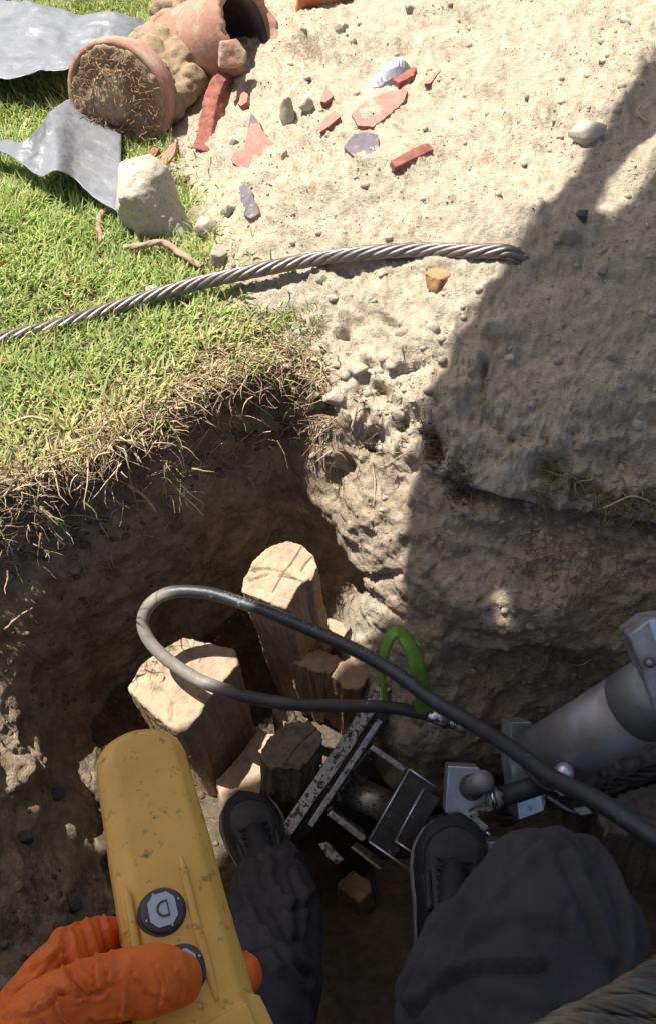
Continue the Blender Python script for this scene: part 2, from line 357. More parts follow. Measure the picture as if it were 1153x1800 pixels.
for _ in range(6):
    lo, hi = nf - 12, nf + nw + 14
    PR[lo:hi] = (PR[lo - 1:hi - 1] + 2 * PR[lo:hi] + PR[lo + 1:hi + 1]) / 4; PZz[lo:hi] = (PZz[lo - 1:hi - 1] + 2 * PZz[lo:hi] + PZz[lo + 1:hi + 1]) / 4
X = PC[0] + PR * np.cos(th); Y = PC[1] + PR * np.sin(th)
out_m = np.arange(nr)[:, None] >= nf + nw
Z = np.where(out_m, PZz + heap(X, Y), PZz)
V = np.stack([X, Y, Z], -1)
def gnorm(V):
    dr = np.gradient(V, axis=0); dt = np.roll(V, -1, 1) - np.roll(V, 1, 1); n = np.cross(dr, dt); n /= np.linalg.norm(n, axis=-1, keepdims=True) + 1e-12; return n
Nn = gnorm(V); Nn = np.where(Nn[..., 2:3] < -.3, -Nn, Nn)
v = V.reshape(-1, 3); n = Nn.reshape(-1, 3)
prad = (np.arange(nr)[:, None] + 0 * th[None]).ravel()
isw = ((prad >= nf - 4) & (prad < nf + nw + 3)).astype(float); isf = (prad < nf).astype(float); iso = 1 - np.clip(isw + isf, 0, 1)
x, y, z = v.T; thf = np.broadcast_to(th, (nr, nth)).ravel()
sand = sstep(-.06, .07, (x - xb(y)) + .05 * fbm(v, 9, 3, 3)); sandm = np.where(iso > .5, sand, 0) * sstep(-.35, .1, y)
dout = rimdist(x, y)
depth_out = np.clip(dout / .2, 0, 1)
heap_m = iso * sandm; lawn_m = iso * (1 - sandm)
leftwall = isw * (1 - sstep(-.09, .0, x)); backwall = isw * sstep(-.09, .03, x)
d = np.zeros(len(v))
far_f = 1 - sstep(2.5, 5, np.hypot(x, y))
d += heap_m * far_f * (.042 * fbm(v, 4.5, 3, 20) + .022 * fbm(v, 13, 3, 21) + .012 * ridge(v, 26, 4, 22) * (.4 + np.clip(fbm(v, 5, 2, 26) * 2.2 + .5, 0, 1.4)) + .012 * np.clip(fbm(v, 34, 3, 27) - .22, 0, 1) + .0065 * fbm(v, 70, 3, 23) + .0035 * fbm(v, 200, 2, 24))
d += lawn_m * far_f * (.012 * fbm(v, 5, 3, 30) + .004 * fbm(v, 30, 3, 31))
low = fbm(v, 6, 3, 40); lumps = fbm(v, 18, 4, 41); crag = ridge(v * np.array([1, 1, 1.2]), 13, 4, 42); fine = fbm(v, 75, 3, 43)
d += backwall * (.030 * low + .022 * lumps + .009 * crag + .0045 * fine + .002 * fbm(v, 200, 2, 44))
d += leftwall * (.030 * low + .016 * lumps + .006 * crag + .003 * fine)
d += isf * (.04 * low + .02 * lumps + .008 * fine)
# eroded, crumbly lip of the back wall
lip = backwall * sstep(-.30, -.02, z) + heap_m * (1 - sstep(0, .16, dout))
pits = np.clip(vn(v * 22, 50) - .25, 0, 1) + .6 * np.clip(vn(v * 46, 51) - .3, 0, 1)
d -= lip * pits * .05 * (1 - .55 * sstep(.12, .3, x))
d += lip * .012 * np.clip(fbm(v, 40, 2, 52), 0, 1)
# nook beneath the buried turf on the right and a bulge below
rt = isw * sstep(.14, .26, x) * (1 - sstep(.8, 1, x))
d -= rt * .032 * np.exp(-((z + .06 + .03 * low) / .045) ** 2); d += rt * .035 * np.exp(-((z + .22 + .05 * low) / .09) ** 2)
d -= rt * .035 * np.exp(-((z + .40 + .06 * low) / .06) ** 2)
# hollow behind the tall stump, undercut under left turf
def dent(c, r, amt):
    q = np.linalg.norm((v - np.array(c)) / np.array(r), axis=1); return amt * np.exp(-q ** 3)
d -= dent((.0, .80, -.42), (.045, .14, .12), .10)
d -= dent((-.25, .72, -.55), (.14, .12, .14), .06)
d -= leftwall * .03 * np.exp(-((z + .12) / .07) ** 2)
v = v + n * d[:, None]
# where each vertex shows in the photograph, to carve the individual hollows and cracks it shows
rel = v - np.array(CAM[:]); fz_ = rel[:, 1] * _s - rel[:, 2] * _c; fz_ = np.where(fz_ < .05, .05, fz_); SX = 576.5 + FPX * rel[:, 0] / fz_; SY = 900 - FPX * (rel[:, 1] * _c + rel[:, 2] * _s) / fz_
vis = (fz_ > .5) & (y > 0)
def line_d(pl):
    dm = np.full(len(v), 1e3)
    for (ax_, ay_), (bx_, by_) in zip(pl[:-1], pl[1:]):
        t_ = np.clip(((SX - ax_) * (bx_ - ax_) + (SY - ay_) * (by_ - ay_)) / ((bx_ - ax_) ** 2 + (by_ - ay_) ** 2), 0, 1); dm = np.minimum(dm, np.hypot(SX - ax_ - t_ * (bx_ - ax_), SY - ay_ - t_ * (by_ - ay_)))
    return dm
e = np.zeros(len(v)); wob = 5 * fbm(v, 60, 2, 57)
for pl, w_, am in (([(850, 640), (846, 690), (862, 735), (898, 775)], 7, -.018), ([(790, 655), (835, 662), (850, 650)], 5, -.008), ([(985, 478), (1060, 486), (1110, 500)], 9, -.006), ([(640, 640), (700, 655), (745, 640)], 8, -.014),
                   ([(590, 990), (640, 1020), (700, 1010)], 7, -.014), ([(620, 1020), (660, 1060), (705, 1090)], 6, -.012), ([(590, 880), (585, 960)], 5, -.006), ([(655, 780), (662, 860)], 5, -.006), ([(770, 990), (850, 970), (930, 1010)], 14, -.012), ([(880, 1170), (960, 1150), (1040, 1180)], 12, -.03), ([(790, 1110), (850, 1130), (930, 1140)], 12, -.014)):
    e += am * np.exp(-((line_d(pl) + wob) / w_) ** 2)
for cx_, cy_, rx_, ry_, am in ((545, 85, 30, 26, -.05), (600, 110, 22, 16, -.02), (650, 770, 24, 26, -.06), (600, 830, 16, 22, -.045), (560, 720, 18, 20, -.03), (700, 745, 16, 16, -.03), (560, 575, 14, 12, -.03), (600, 590, 14, 10, -.025), (530, 640, 12, 16, -.03), (670, 690, 12, 14, -.03),
                               (780, 24, 60, 18, .035), (705, 90, 50, 12, -.018), (965, 208, 16, 14, -.03), (820, 290, 50, 20, -.014), (760, 345, 30, 14, .012), (690, 570, 14, 8, -.02), (760, 480, 40, 10, -.01), (965, 820, 26, 20, -.05), (1020, 860, 30, 20, -.03), (760, 780, 18, 40, -.03), (860, 900, 60, 36, .03), (760, 1000, 40, 60, .02), (960, 1060, 60, 40, .03), (840, 1160, 60, 40, -.02), (60, 1010, 60, 70, .04), (30, 1350, 40, 50, .05)):
    q = ((SX + wob * 1.6 - cx_) / rx_) ** 2 + ((SY + wob * 1.6 - cy_) / ry_) ** 2; e += am * np.exp(-q)
v = v + n * (e * vis)[:, None]
# crease in the shaded slope
cr = np.array([P(850, 640, 1.17), P(862, 720, 1.19), P(900, 780, 1.2)])
me = None
iq = np.arange(nr - 1)[:, None] * nth; jq = np.arange(nth)[None]; kq = (jq + 1) % nth
F = np.stack([iq + jq, iq + nth + jq, iq + nth + kq, iq + kq], -1).reshape(-1, 4)
vc = np.vstack([v, [PC[0], PC[1], -DEPTH]]); m0 = len(v); jj = np.arange(nth)
F3 = np.stack([np.full(nth, m0), jj, (jj + 1) % nth], -1)
# soil colours (what the earth itself is)
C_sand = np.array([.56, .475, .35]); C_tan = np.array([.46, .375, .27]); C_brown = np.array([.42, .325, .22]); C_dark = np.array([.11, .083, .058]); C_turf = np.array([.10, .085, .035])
C_grey = np.array([.47, .41, .32])
def mixc(a, b, t): return a * (1 - t[:, None]) + b * t[:, None]
nA = fbm(v, 7, 4, 60); nB = fbm(v, 28, 3, 61)
col = np.broadcast_to(C_sand, v.shape).copy()
col = mixc(col, C_grey, sstep(-.1, .5, nA) * .6)
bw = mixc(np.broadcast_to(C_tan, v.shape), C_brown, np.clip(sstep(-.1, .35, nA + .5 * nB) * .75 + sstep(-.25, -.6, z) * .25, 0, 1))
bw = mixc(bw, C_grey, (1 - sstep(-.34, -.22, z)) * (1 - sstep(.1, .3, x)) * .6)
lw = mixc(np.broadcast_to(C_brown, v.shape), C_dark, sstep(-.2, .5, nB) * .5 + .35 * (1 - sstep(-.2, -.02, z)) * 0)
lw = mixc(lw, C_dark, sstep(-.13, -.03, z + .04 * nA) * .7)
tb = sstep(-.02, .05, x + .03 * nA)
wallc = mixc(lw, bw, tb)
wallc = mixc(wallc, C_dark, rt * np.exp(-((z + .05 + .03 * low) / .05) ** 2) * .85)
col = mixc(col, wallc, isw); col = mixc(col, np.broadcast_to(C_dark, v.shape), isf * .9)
col = mixc(col, C_turf, lawn_m * .95)
col = mixc(col, C_brown, lawn_m * (1 - sstep(.0, .06, dout)) * .7)
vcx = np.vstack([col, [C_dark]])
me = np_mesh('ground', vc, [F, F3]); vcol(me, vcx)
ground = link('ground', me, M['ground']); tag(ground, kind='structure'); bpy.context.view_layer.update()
def hit(px, py, lift=0):
    d_ = ray(px, py).normalized(); ok, p, nn, _ = ground.ray_cast(CAM, d_)
    if not ok: return PZ(px, py, 0), Vector((0, 0, 1))
    if nn.dot(d_) > 0: nn = -nn
    return p + nn * lift, nn
def T(px, py):                                             # depth of the ground along this pixel's ray
    p, _ = hit(px, py); return (p - CAM).dot(Vector((0, _s, -_c)))
def gz(x_, y_):
    ok, p, nn, _ = ground.ray_cast(Vector((x_, y_, 3)), Vector((0, 0, -1))); return p.z if ok else 0.

# ------------------------------------------------------------------ added sun blocker, unseen above the frame, shaped to shade the right half
HA = 2.6
def shp(p): return (p.x - p.z * SUN.x / SUN.z, p.y - p.z * SUN.y / SUN.z)
def up(q): return Vector((q[0] + HA * SUN.x / SUN.z, q[1] + HA * SUN.y / SUN.z, 0))
edge_px = [(712, 1060), (716, 960), (722, 860), (745, 740), (785, 640), (830, 540), (900, 440), (975, 345), (1035, 260), (1090, 170), (1153, 85)]
eq = [shp(hit(*e)[0]) for e in edge_px]
eq = sorted(eq)
outer = [(-1.0, -1.1), (-1.0, .45), (-.66, .462), (-.55, .43), (-.475, .45), (-.42, .565), (-.26, .612), (-.13, .735)] + [q for q in eq if q[0] > -.1] + [(eq[-1][0] + .5, eq[-1][1] + .5), (1.9, 1.9), (1.9, -1.1)]
print('EDGE', [(round(a, 3), round(b, 3)) for a, b in eq])
sl = [shp(hit(*e)[0]) for e in [(1048, 368), (1068, 320), (1110, 268), (1165, 228), (1165, 275), (1125, 325), (1074, 382)]]
c0 = shp(hit(880, 1066)[0]); spot = [(c0[0] + .012 * math.cos(a), c0[1] + .016 * math.sin(a)) for a in np.linspace(0, 2 * math.pi, 12, endpoint=False)]
loops = [[up(q) for q in outer], [up(q) for q in sl], [up(q) for q in spot]]
tri = tessellate_polygon(loops); flat = [p for l in loops for p in l]
bm = bmesh.new(); tv = [bm.verts.new((p.x, p.y, HA)) for p in flat]
for t_ in tri:
    try: bm.faces.new([tv[k] for k in t_])
    except ValueError: pass
r_ = bmesh.ops.extrude_face_region(bm, geom=bm.faces[:])
for g in r_['geom']:
    if isinstance(g, bmesh.types.BMVert): g.co.z += .004
blocker = link('sun_blocker', bm_mesh(bm), M['blocker_sheet']); tag(blocker, kind='structure')

#@@OBJECTS
M['rubber_sun_dust'] = mat('rubber_sun_dust', (.8, .8, .8), .45, (1.2, 1.2, 1.2), 50, c3=(.2, .2, .19), sc3=70, thr3=(.63, .7), attr='tint', bump=.35, bsc=130)
M['soil'] = mat('soil', (.36, .275, .175), .95, (.25, .18, .11), 30, c3=(.22, .15, .09), sc3=40, thr3=(.55, .7), bump=1, bsc=240, spec=.15)
M['woodgrain'] = mat('woodgrain', (.85, .84, .82), .9, (1.15, 1.14, 1.12), 60, attr='tint', bump=.7, bsc=220)
M['wire_dark'] = mat('wire_dark', (.20, .165, .12), .4, (.08, .066, .052), 30, metal=.7, c3=(.28, .23, .16), sc3=40, thr3=(.60, .78), metal3=.2, bump=.2, bsc=300)
#@@OBJECTS
# ------------------------------------------------------------------ grass, dry turf fringe, crumbs
def blades(px_, py_, pz_, L_, W_, ang, lean, colr, curl=.5):
    n_ = len(px_); b = np.stack([px_, py_, pz_], 1); dirn = np.stack([np.cos(ang), np.sin(ang), 0 * ang], 1); side = np.stack([-np.sin(ang), np.cos(ang), 0 * ang], 1)
    upv = np.array([0, 0, 1.])
    p1 = b + L_[:, None] * .5 * (dirn * np.sin(lean)[:, None] + upv * np.cos(lean)[:, None])
    l2 = lean + curl; p2 = p1 + L_[:, None] * .5 * (dirn * np.sin(l2)[:, None] + upv * np.cos(l2)[:, None])
    w_ = W_[:, None] * side * .5
    vv = np.stack([b - w_, b + w_, p1 - w_ * .9, p1 + w_ * .9, p2], 1).reshape(-1, 3)
    o = (np.arange(n_) * 5)[:, None]
    q = o + np.array([[0, 1, 3, 2]]); t_ = o + np.array([[2, 3, 4]])
    return vv, [q, t_], np.repeat(colr, 5, 0)
def lawn(nm, n_):
    xs = rng.uniform(-1.75, .02, n_ * 3); ys = .6 + 3.2 * rng.random(n_ * 3) ** 1.5
    pt = np.stack([xs, ys, 0 * xs], 1)
    inside = (rimdist(xs, ys) > -.012) & (xs < xb(ys) + .02 + .07 * fbm(pt, 9, 3, 3) + .05 * rng.standard_normal(n_ * 3) * (rng.random(n_ * 3) < .25))
    inside &= np.abs(xs) < .62 * (ys + .75) 
    clump = fbm(pt, 22, 2, 70); inside &= rng.random(n_ * 3) < (.75 + .8 * clump + .3 * (ys > 1.2))
    rd = rimdist(xs, ys); inside &= (rng.random(n_ * 3) < np.clip(.12 + rd * 5.5, 0, 1))
    xs, ys, pt, rd = xs[inside][:n_], ys[inside][:n_], pt[inside][:n_], rd[inside][:n_]
    zs = np.array([gz(a, b) for a, b in zip(xs, ys)]) - .004
    m = len(xs); L_ = rng.uniform(.018, .050, m) * (1 + .35 * fbm(pt, 6, 2, 71)); W_ = rng.uniform(.002, .0046, m)
    flow = 2.2 * np.pi * fbm(pt, 3, 2, 72); ang = flow + rng.normal(0, 1.3, m); lean = np.clip(rng.normal(.75, .38, m), .05, 1.5)
    g = rng.random(m)[:, None]; c = np.array([.20, .30, .06]) * (1 - g) + np.array([.50, .58, .19]) * g
    hue = fbm(pt, 8, 3, 73)[:, None]; c = c * (1 + .25 * hue)
    dry = (rng.random(m) < np.clip(.10 + .72 * np.exp(-(rd / .13) ** 2) + .2 * (fbm(pt, 12, 2, 74) > .25), 0, .9))[:, None]
    s = rng.random(m)[:, None]; cd_ = np.array([.62, .50, .27]) * (1 - s) + np.array([.52, .50, .18]) * s
    c = np.where(dry, cd_, c)
    return blades(xs, ys, zs, L_, W_, ang, lean, c, rng.uniform(.1, .9, m))
v_, f_, c_ = lawn('lawn', 118000)
me = np_mesh('grass', v_, f_, False); vcol(me, c_); tag(link('grass', me, M['blade']), 'short sunlit green lawn grass left of the spoil heap', 'grass', kind='stuff')
# sparse green sprouts creeping into the sand and stubs on the buried turf edge at right
# dry fringe of straw and rootlets hanging over the left pit edge
def fringe():
    n_ = 7600; a = rng.uniform(R(97), R(172), n_); cl_ = fbm(np.stack([a * 7, a * 0, a * 0], 1), 1.5, 3, 91); spread_ = .020 + .035 * np.clip(cl_ + .3, 0, 1); parts = []
    rim = ring(a, rr); parts = []; cols = []
    lens = rng.uniform(.010, .05, n_) * (1 + 1.2 * (rng.random(n_) < .06)); off_ = rng.standard_normal(n_) * spread_ + .022
    xs = PC[0] + (rim + .012 + off_) * np.cos(a); ys = PC[1] + (rim + .012 + off_) * np.sin(a)
    zs = []
    for q in range(n_):
        o, nrm = None, None
        zz = gz(xs[q], ys[q]); zs.append(zz if zz > -.16 else -.15 * rng.random() ** 2)
    zs = np.array(zs) + .002
    vv = []; qq = []; k = 0; cc = []
    for q in range(n_):
        inw = Vector((-math.cos(a[q]), -math.sin(a[q]), 0)); tan = Vector((-inw.y, inw.x, 0))
        p = Vector((xs[q], ys[q], zs[q])); dr = (inw * rng.uniform(-.2, 1) + tan * rng.normal(0, .8) + Vector((0, 0, rng.uniform(-.7, .6)))).normalized()
        w_ = rng.uniform(.0005, .0013) if rng.random() < .8 else rng.uniform(.0014, .0026); st_ = lens[q] / 4; s_ = dr.cross(Vector((rng.normal(), rng.normal(), rng.normal()))).normalized() * w_
        s2 = dr.cross(s_).normalized() * w_
        t_ = rng.random(); c = np.array([.56, .43, .25]) * t_ + np.array([.30, .20, .12]) * (1 - t_)
        if rng.random() < .25: c = np.array([.30, .17, .11])
        if rng.random() < .22: c = np.array([.62, .52, .33])
        if rng.random() < .12: c = np.array([.09, .06, .04])
        if rng.random() < .08: c = np.array([.34, .38, .10])
        for j in range(5):
            ww = 1 - j * .17
            for o_ in (s_ * ww, (-s_ * .5 + s2 * .87) * ww, (-s_ * .5 - s2 * .87) * ww): vv.append(p + o_)
            cc += [c] * 3
            if j < 4:
                b = k + j * 3
                for e in range(3): qq.append((b + e, b + (e + 1) % 3, b + 3 + (e + 1) % 3, b + 3 + e))
            dr = (dr + Vector((rng.normal(0, .26), rng.normal(0, .26), rng.normal(-.14, .2)))).normalized(); p = p + dr * st_
        k += 15
    return np.array([tuple(p) for p in vv]), [np.array(qq)], np.array(cc)
v_, f_, c_ = fringe(); me = np_mesh('dry_turf', v_, f_); vcol(me, c_)
tag(link('dry_turf_fringe', me, M['straw']), 'tangle of dry straw and rootlets hanging over the left pit edge', 'dry grass', kind='stuff')

def crumbs():
    ico = bmesh.new(); bmesh.ops.create_icosphere(ico, subdivisions=1, radius=1); iv = np.array([p.co[:] for p in ico.verts]); fi = np.array([[q.index for q in f.verts] for f in ico.faces]); ico.free()
    N_ = 17000; vs, fs, cs = [], [], []; k = 0
    xs = rng.uniform(-50, 1200, N_); ys = rng.uniform(-10, 1290, N_)
    for q in range(N_):
        px, py = xs[q], ys[q]
        p, nrm = hit(px, py)
        if p.x < xb(p.y) - .02 and p.z > -.03 and rimdist(p.x, p.y) > .03: continue
        wall = rimdist(p.x, p.y) < -.01
        if wall and rng.random() < .6: continue
        cn = float(fbm(np.array([[p.x, p.y, p.z]]), 14, 3, 88)[0])
        if rng.random() > np.clip(.45 + 2.2 * cn, .06, 1): continue
        r = .0007 + .0022 * rng.random() ** 3 + (.008 * rng.random() ** 2 if rng.random() < .035 else 0)
        if wall: r *= 1.25
        sc = np.array([1, rng.uniform(.7, 1), rng.uniform(.55, .9)]) * r * (1 + .25 * rng.standard_normal((12, 1)) * .6)
        ang = rng.uniform(0, 6.28); Rm = np.array([[math.cos(ang), -math.sin(ang), 0], [math.sin(ang), math.cos(ang), 0], [0, 0, 1]])
        vs.append((iv * sc) @ Rm.T + np.array(p + nrm * r * .25)); fs.append(fi + k); k += 12
        base = C_sand if p.z > -.05 and p.x > -.1 else (C_tan if p.x > .02 else C_brown)
        c = base * rng.uniform(.62, .92)
        if rng.random() < .003: c = np.array([.33, .33, .34]) * rng.uniform(.6, 1.3)
        cs.append(np.repeat(c[None], 12, 0))
    return np.vstack(vs), [np.vstack(fs)], np.vstack(cs)
v_, f_, c_ = crumbs(); me = np_mesh('crumbs', v_, f_, False); vcol(me, c_)
tag(link('soil_crumbs', me, M['crumb']), 'loose sandy crumbs and grit scattered over heap and pit walls', 'grit', kind='stuff')

# thicker single roots and stalks
def root(px, pts, r, m, label, group=None, cat='root'):
    c = []
    for (a, b, l) in pts:
        p, nn = hit(a, b, l); c.append(p)
    n_ = len(c) * 7; cc = crom(c, n_); cc += .0022 * np.stack([fbm(cc, 60, 2, 80 + px + k) for k in range(3)], 1)
    r_ = r * np.interp(np.linspace(0, 1, n_), [0, .15, .8, 1], [.8, 1, .7, .25])
    v_, f_ = tube_np(cc, r_, 8); me = np_mesh('root', v_, f_); solo('root' if cat == 'root' else 'straw_stalk', me, m, label, cat, group)
ROOTS = [
 ([(222, 842, .012), (240, 868, .02), (262, 891, .026)], .0034, 'palestalk', 'thick pale straw stalk sloping down right below the turf edge', 'stalk'),
 ([(302, 832, .016), (328, 822, .022), (354, 812, .03)], .0032, 'palestalk', 'pale straw stalk poking out to the right over the dark pit wall', 'stalk'),
 ([(268, 760, .012), (300, 775, .02), (335, 800, .02)], .0018, 'root', 'thin brown root along the crumbly turf underside', 'root'),
 ([(432, 772, .01), (462, 748, .03), (490, 714, .045)], .0012, 'root', 'fine reddish root rising to the right in front of the shaded wall corner', 'root'),
 ([(434, 774, .01), (455, 768, .03), (478, 750, .04)], .0013, 'root', 'short reddish root forking below the fine rising one', 'root'),
 ([(398, 822, .006), (420, 812, .02), (442, 808, .028)], .0017, 'root', 'pinkish short root stuck out of the dark wall near the corner', 'root'),
 ([(515, 755, .006), (545, 738, .02), (575, 742, .022), (610, 745, .01)], .0013, 'root', 'thin pale root bending over the rim at the wall corner', 'root'),
 ([(620, 752, .01), (632, 720, .014), (650, 700, .012)], .0016, 'palestalk', 'pale straw curling up the lit crumbly wall', 'stalk'),
 ([(196, 905, .02), (186, 940, .03), (160, 978, .02)], .0014, 'root', 'long crooked root drooping to the left under the turf', 'root'),
 ([(160, 978, .02), (190, 988, .012), (212, 996, .004)], .0012, 'root', 'root tip lying flat against the dark wall at the end of the crooked root', 'root'),
 ([(238, 925, .02), (243, 960, .022), (262, 985, .012)], .0012, 'root', 'knotty hanging root left of the leaning stump', 'root'),
 ([(333, 835, .02), (338, 865, .026), (348, 892, .018)], .0013, 'root', 'root hanging straight down below the pale straw stalk', 'root'),
 ([(345, 892, .02), (350, 915, .02), (344, 938, .01)], .001, 'root', 'threadlike lower end of a hanging root on the brown wall', 'root'),
 ([(8, 1100, .008), (30, 1078, .02), (58, 1060, .012)], .0022, 'palestalk', 'pale bent stalk at the left picture edge beside the sunlit lump', 'stalk'),
 ([(660, 890, .006), (664, 850, .01), (668, 800, .012), (700, 790, .008)], .0009, 'palestalk', 'thin straw standing upright against the lit wall', 'stalk'),
 ([(672, 822, .006), (700, 800, .014), (722, 788, .006)], .0011, 'palestalk', 'thin straw leaning right near the shadow edge on the lit wall', 'stalk'),
 ([(884, 806, .004), (892, 798, .006), (900, 795, .003)], .0014, 'palestalk', 'short straw stub lying on the shaded slope', 'stalk'),
 ([(930, 988, .008), (965, 975, .016), (1000, 970, .012)], .0013, 'root', 'thin root running level across the shaded back wall', 'root'),
 ([(985, 1160, .008), (1015, 1150, .018), (1040, 1145, .01)], .0013, 'root', 'thin root above the steel cylinder on the shaded wall', 'root'),
 ([(1133, 220, .008), (1122, 200, .014), (1153, 175, .01)], .0018, 'palestalk', 'bleached straw in the shade at the right picture edge', 'stalk'),
 ([(1005, 880, .01), (1022, 850, .02), (1035, 832, .018)], .0012, 'palestalk', 'greenish straw standing on the buried turf edge', 'stalk'),
 ([(1060, 892, .01), (1085, 880, .02), (1115, 870, .018), (1150, 878, .01)], .0016, 'palestalk', 'long limp straw lying on the buried turf edge at right', 'stalk'),
 ([(60, 905, .02), (85, 890, .03), (110, 882, .03)], .0028, 'palestalk', 'pale stalk lying in the straw at the far left of the pit edge', 'stalk'),
 ([(22, 760, .02), (60, 748, .02), (95, 752, .016)], .0022, 'palestalk', 'yellow runner arching along the turf edge at left', 'stalk'),
]
for i_, (pts_, r_, m_, lb_, ct_) in enumerate(ROOTS): root(i_, pts_, r_, M[m_], lb_, None, ct_)
# tufts of short roots: right buried turf edge, and clusters on the lit wall
def tuft(px0, px1, pyf, n_, name, label, cat, cA, cB, L0=.012, L1=.04, spread=12, grav=-.15):
    parts = []; cols = []
    for q in range(n_):
        px = rng.uniform(px0, px1); py = np.interp(px, [p[0] for p in pyf], [p[1] for p in pyf]) + rng.normal(0, spread)
        p, nn = hit(px, py, .001); dr = (nn + Vector((rng.normal(0, .7), rng.normal(0, .4), rng.normal(0, .6)))).normalized(); L_ = rng.uniform(L0, L1); c = [p]
        for j in range(4): dr = (dr + Vector((rng.normal(0, .25), rng.normal(0, .2), rng.normal(grav, .25)))).normalized(); c.append(c[-1] + dr * L_ / 4)
        vv, ff_ = tube_np(np.array([tuple(k) for k in c]), np.array([1, 1, .9, .7, .3]) * rng.uniform(.0005, .0012), 4, False); parts.append((vv, ff_))
        t_ = rng.random(); cols.append(np.repeat((cA * t_ + cB * (1 - t_))[None], len(vv), 0))
    v_, f_ = join_np(parts); me = np_mesh(name, v_, f_); vcol(me, np.vstack(cols)); tag(link(name, me, M['straw']), label, cat, kind='stuff')
A_, B_ = np.array([.36, .30, .14]), np.array([.17, .12, .07])
tuft(940, 1160, [(940, 870), (990, 835), (1060, 880), (1160, 880)], 330, 'buried_turf_straw', 'dull straw tufts on the buried turf edge in the shaded wall', 'dry grass', A_, B_)
tuft(900, 1160, [(900, 960), (1160, 950)], 260, 'wall_rootlets', 'fine rootlets across the shaded back wall', 'rootlets', B_ * 1.3, B_, .01, .03, 45)
tuft(740, 830, [(740, 760), (800, 850), (830, 880)], 240, 'dark_rootlets', 'dark matted rootlets at the shadow edge of the back wall', 'rootlets', B_, B_ * .6, .01, .035, 22)
tuft(380, 720, [(380, 760), (520, 720), (720, 760)], 170, 'corner_rootlets', 'fine rootlets around the crumbly wall corner', 'rootlets', np.array([.34, .22, .14]), B_, .008, .03, 60)
tuft(20, 420, [(20, 1010), (200, 950), (420, 850)], 130, 'hanging_rootlets', 'sparse rootlets dangling below the turf on the left wall', 'rootlets', np.array([.45, .33, .22]), np.array([.25, .16, .1]), .01, .035, 55, -.4)
tuft(470, 560, [(470, 560), (560, 575)], 120, 'grass_sprouts', 'thin green sprouts creeping from the lawn into the sand', 'grass', np.array([.2, .3, .05]), np.array([.42, .42, .15]), .012, .035, 18, -.02)

# ------------------------------------------------------------------ stones
def stone(px, py, w_, h_, m, label, seed=0, deep=.8, sink=.40, flat=1., vox=None, amp=.03, cuts=9):
    p, nn = hit(px, py + h_ * .3); t_ = (p - CAM).dot(Vector((0, _s, -_c))); rx = w_ / 2 / FPX * t_; rz = h_ / 2 / FPX * t_
    r_ = random.Random(seed * 31 + 5); pts = []
    for k in range(cuts + 8):
        u = Vector((r_.gauss(0, 1), r_.gauss(0, 1), r_.gauss(0, 1))).normalized(); pts.append(Vector((u.x * rx, u.y * rx * deep, u.z * rz * flat)) * r_.uniform(.88, 1.08))
    me = hull(pts); me = remesh(me, max(rx, rz) / 11, 2); s = 1 / rx
    me = rough(me, [(s * .9, rx * .10, 2), (s * 4, rx * amp, 3)], seed)
    o = link("stone", me, M[m]); o.location = p + Vector((0, 0, rz * flat * (1 - 2 * sink)))
    return tag(o, label, 'stone')
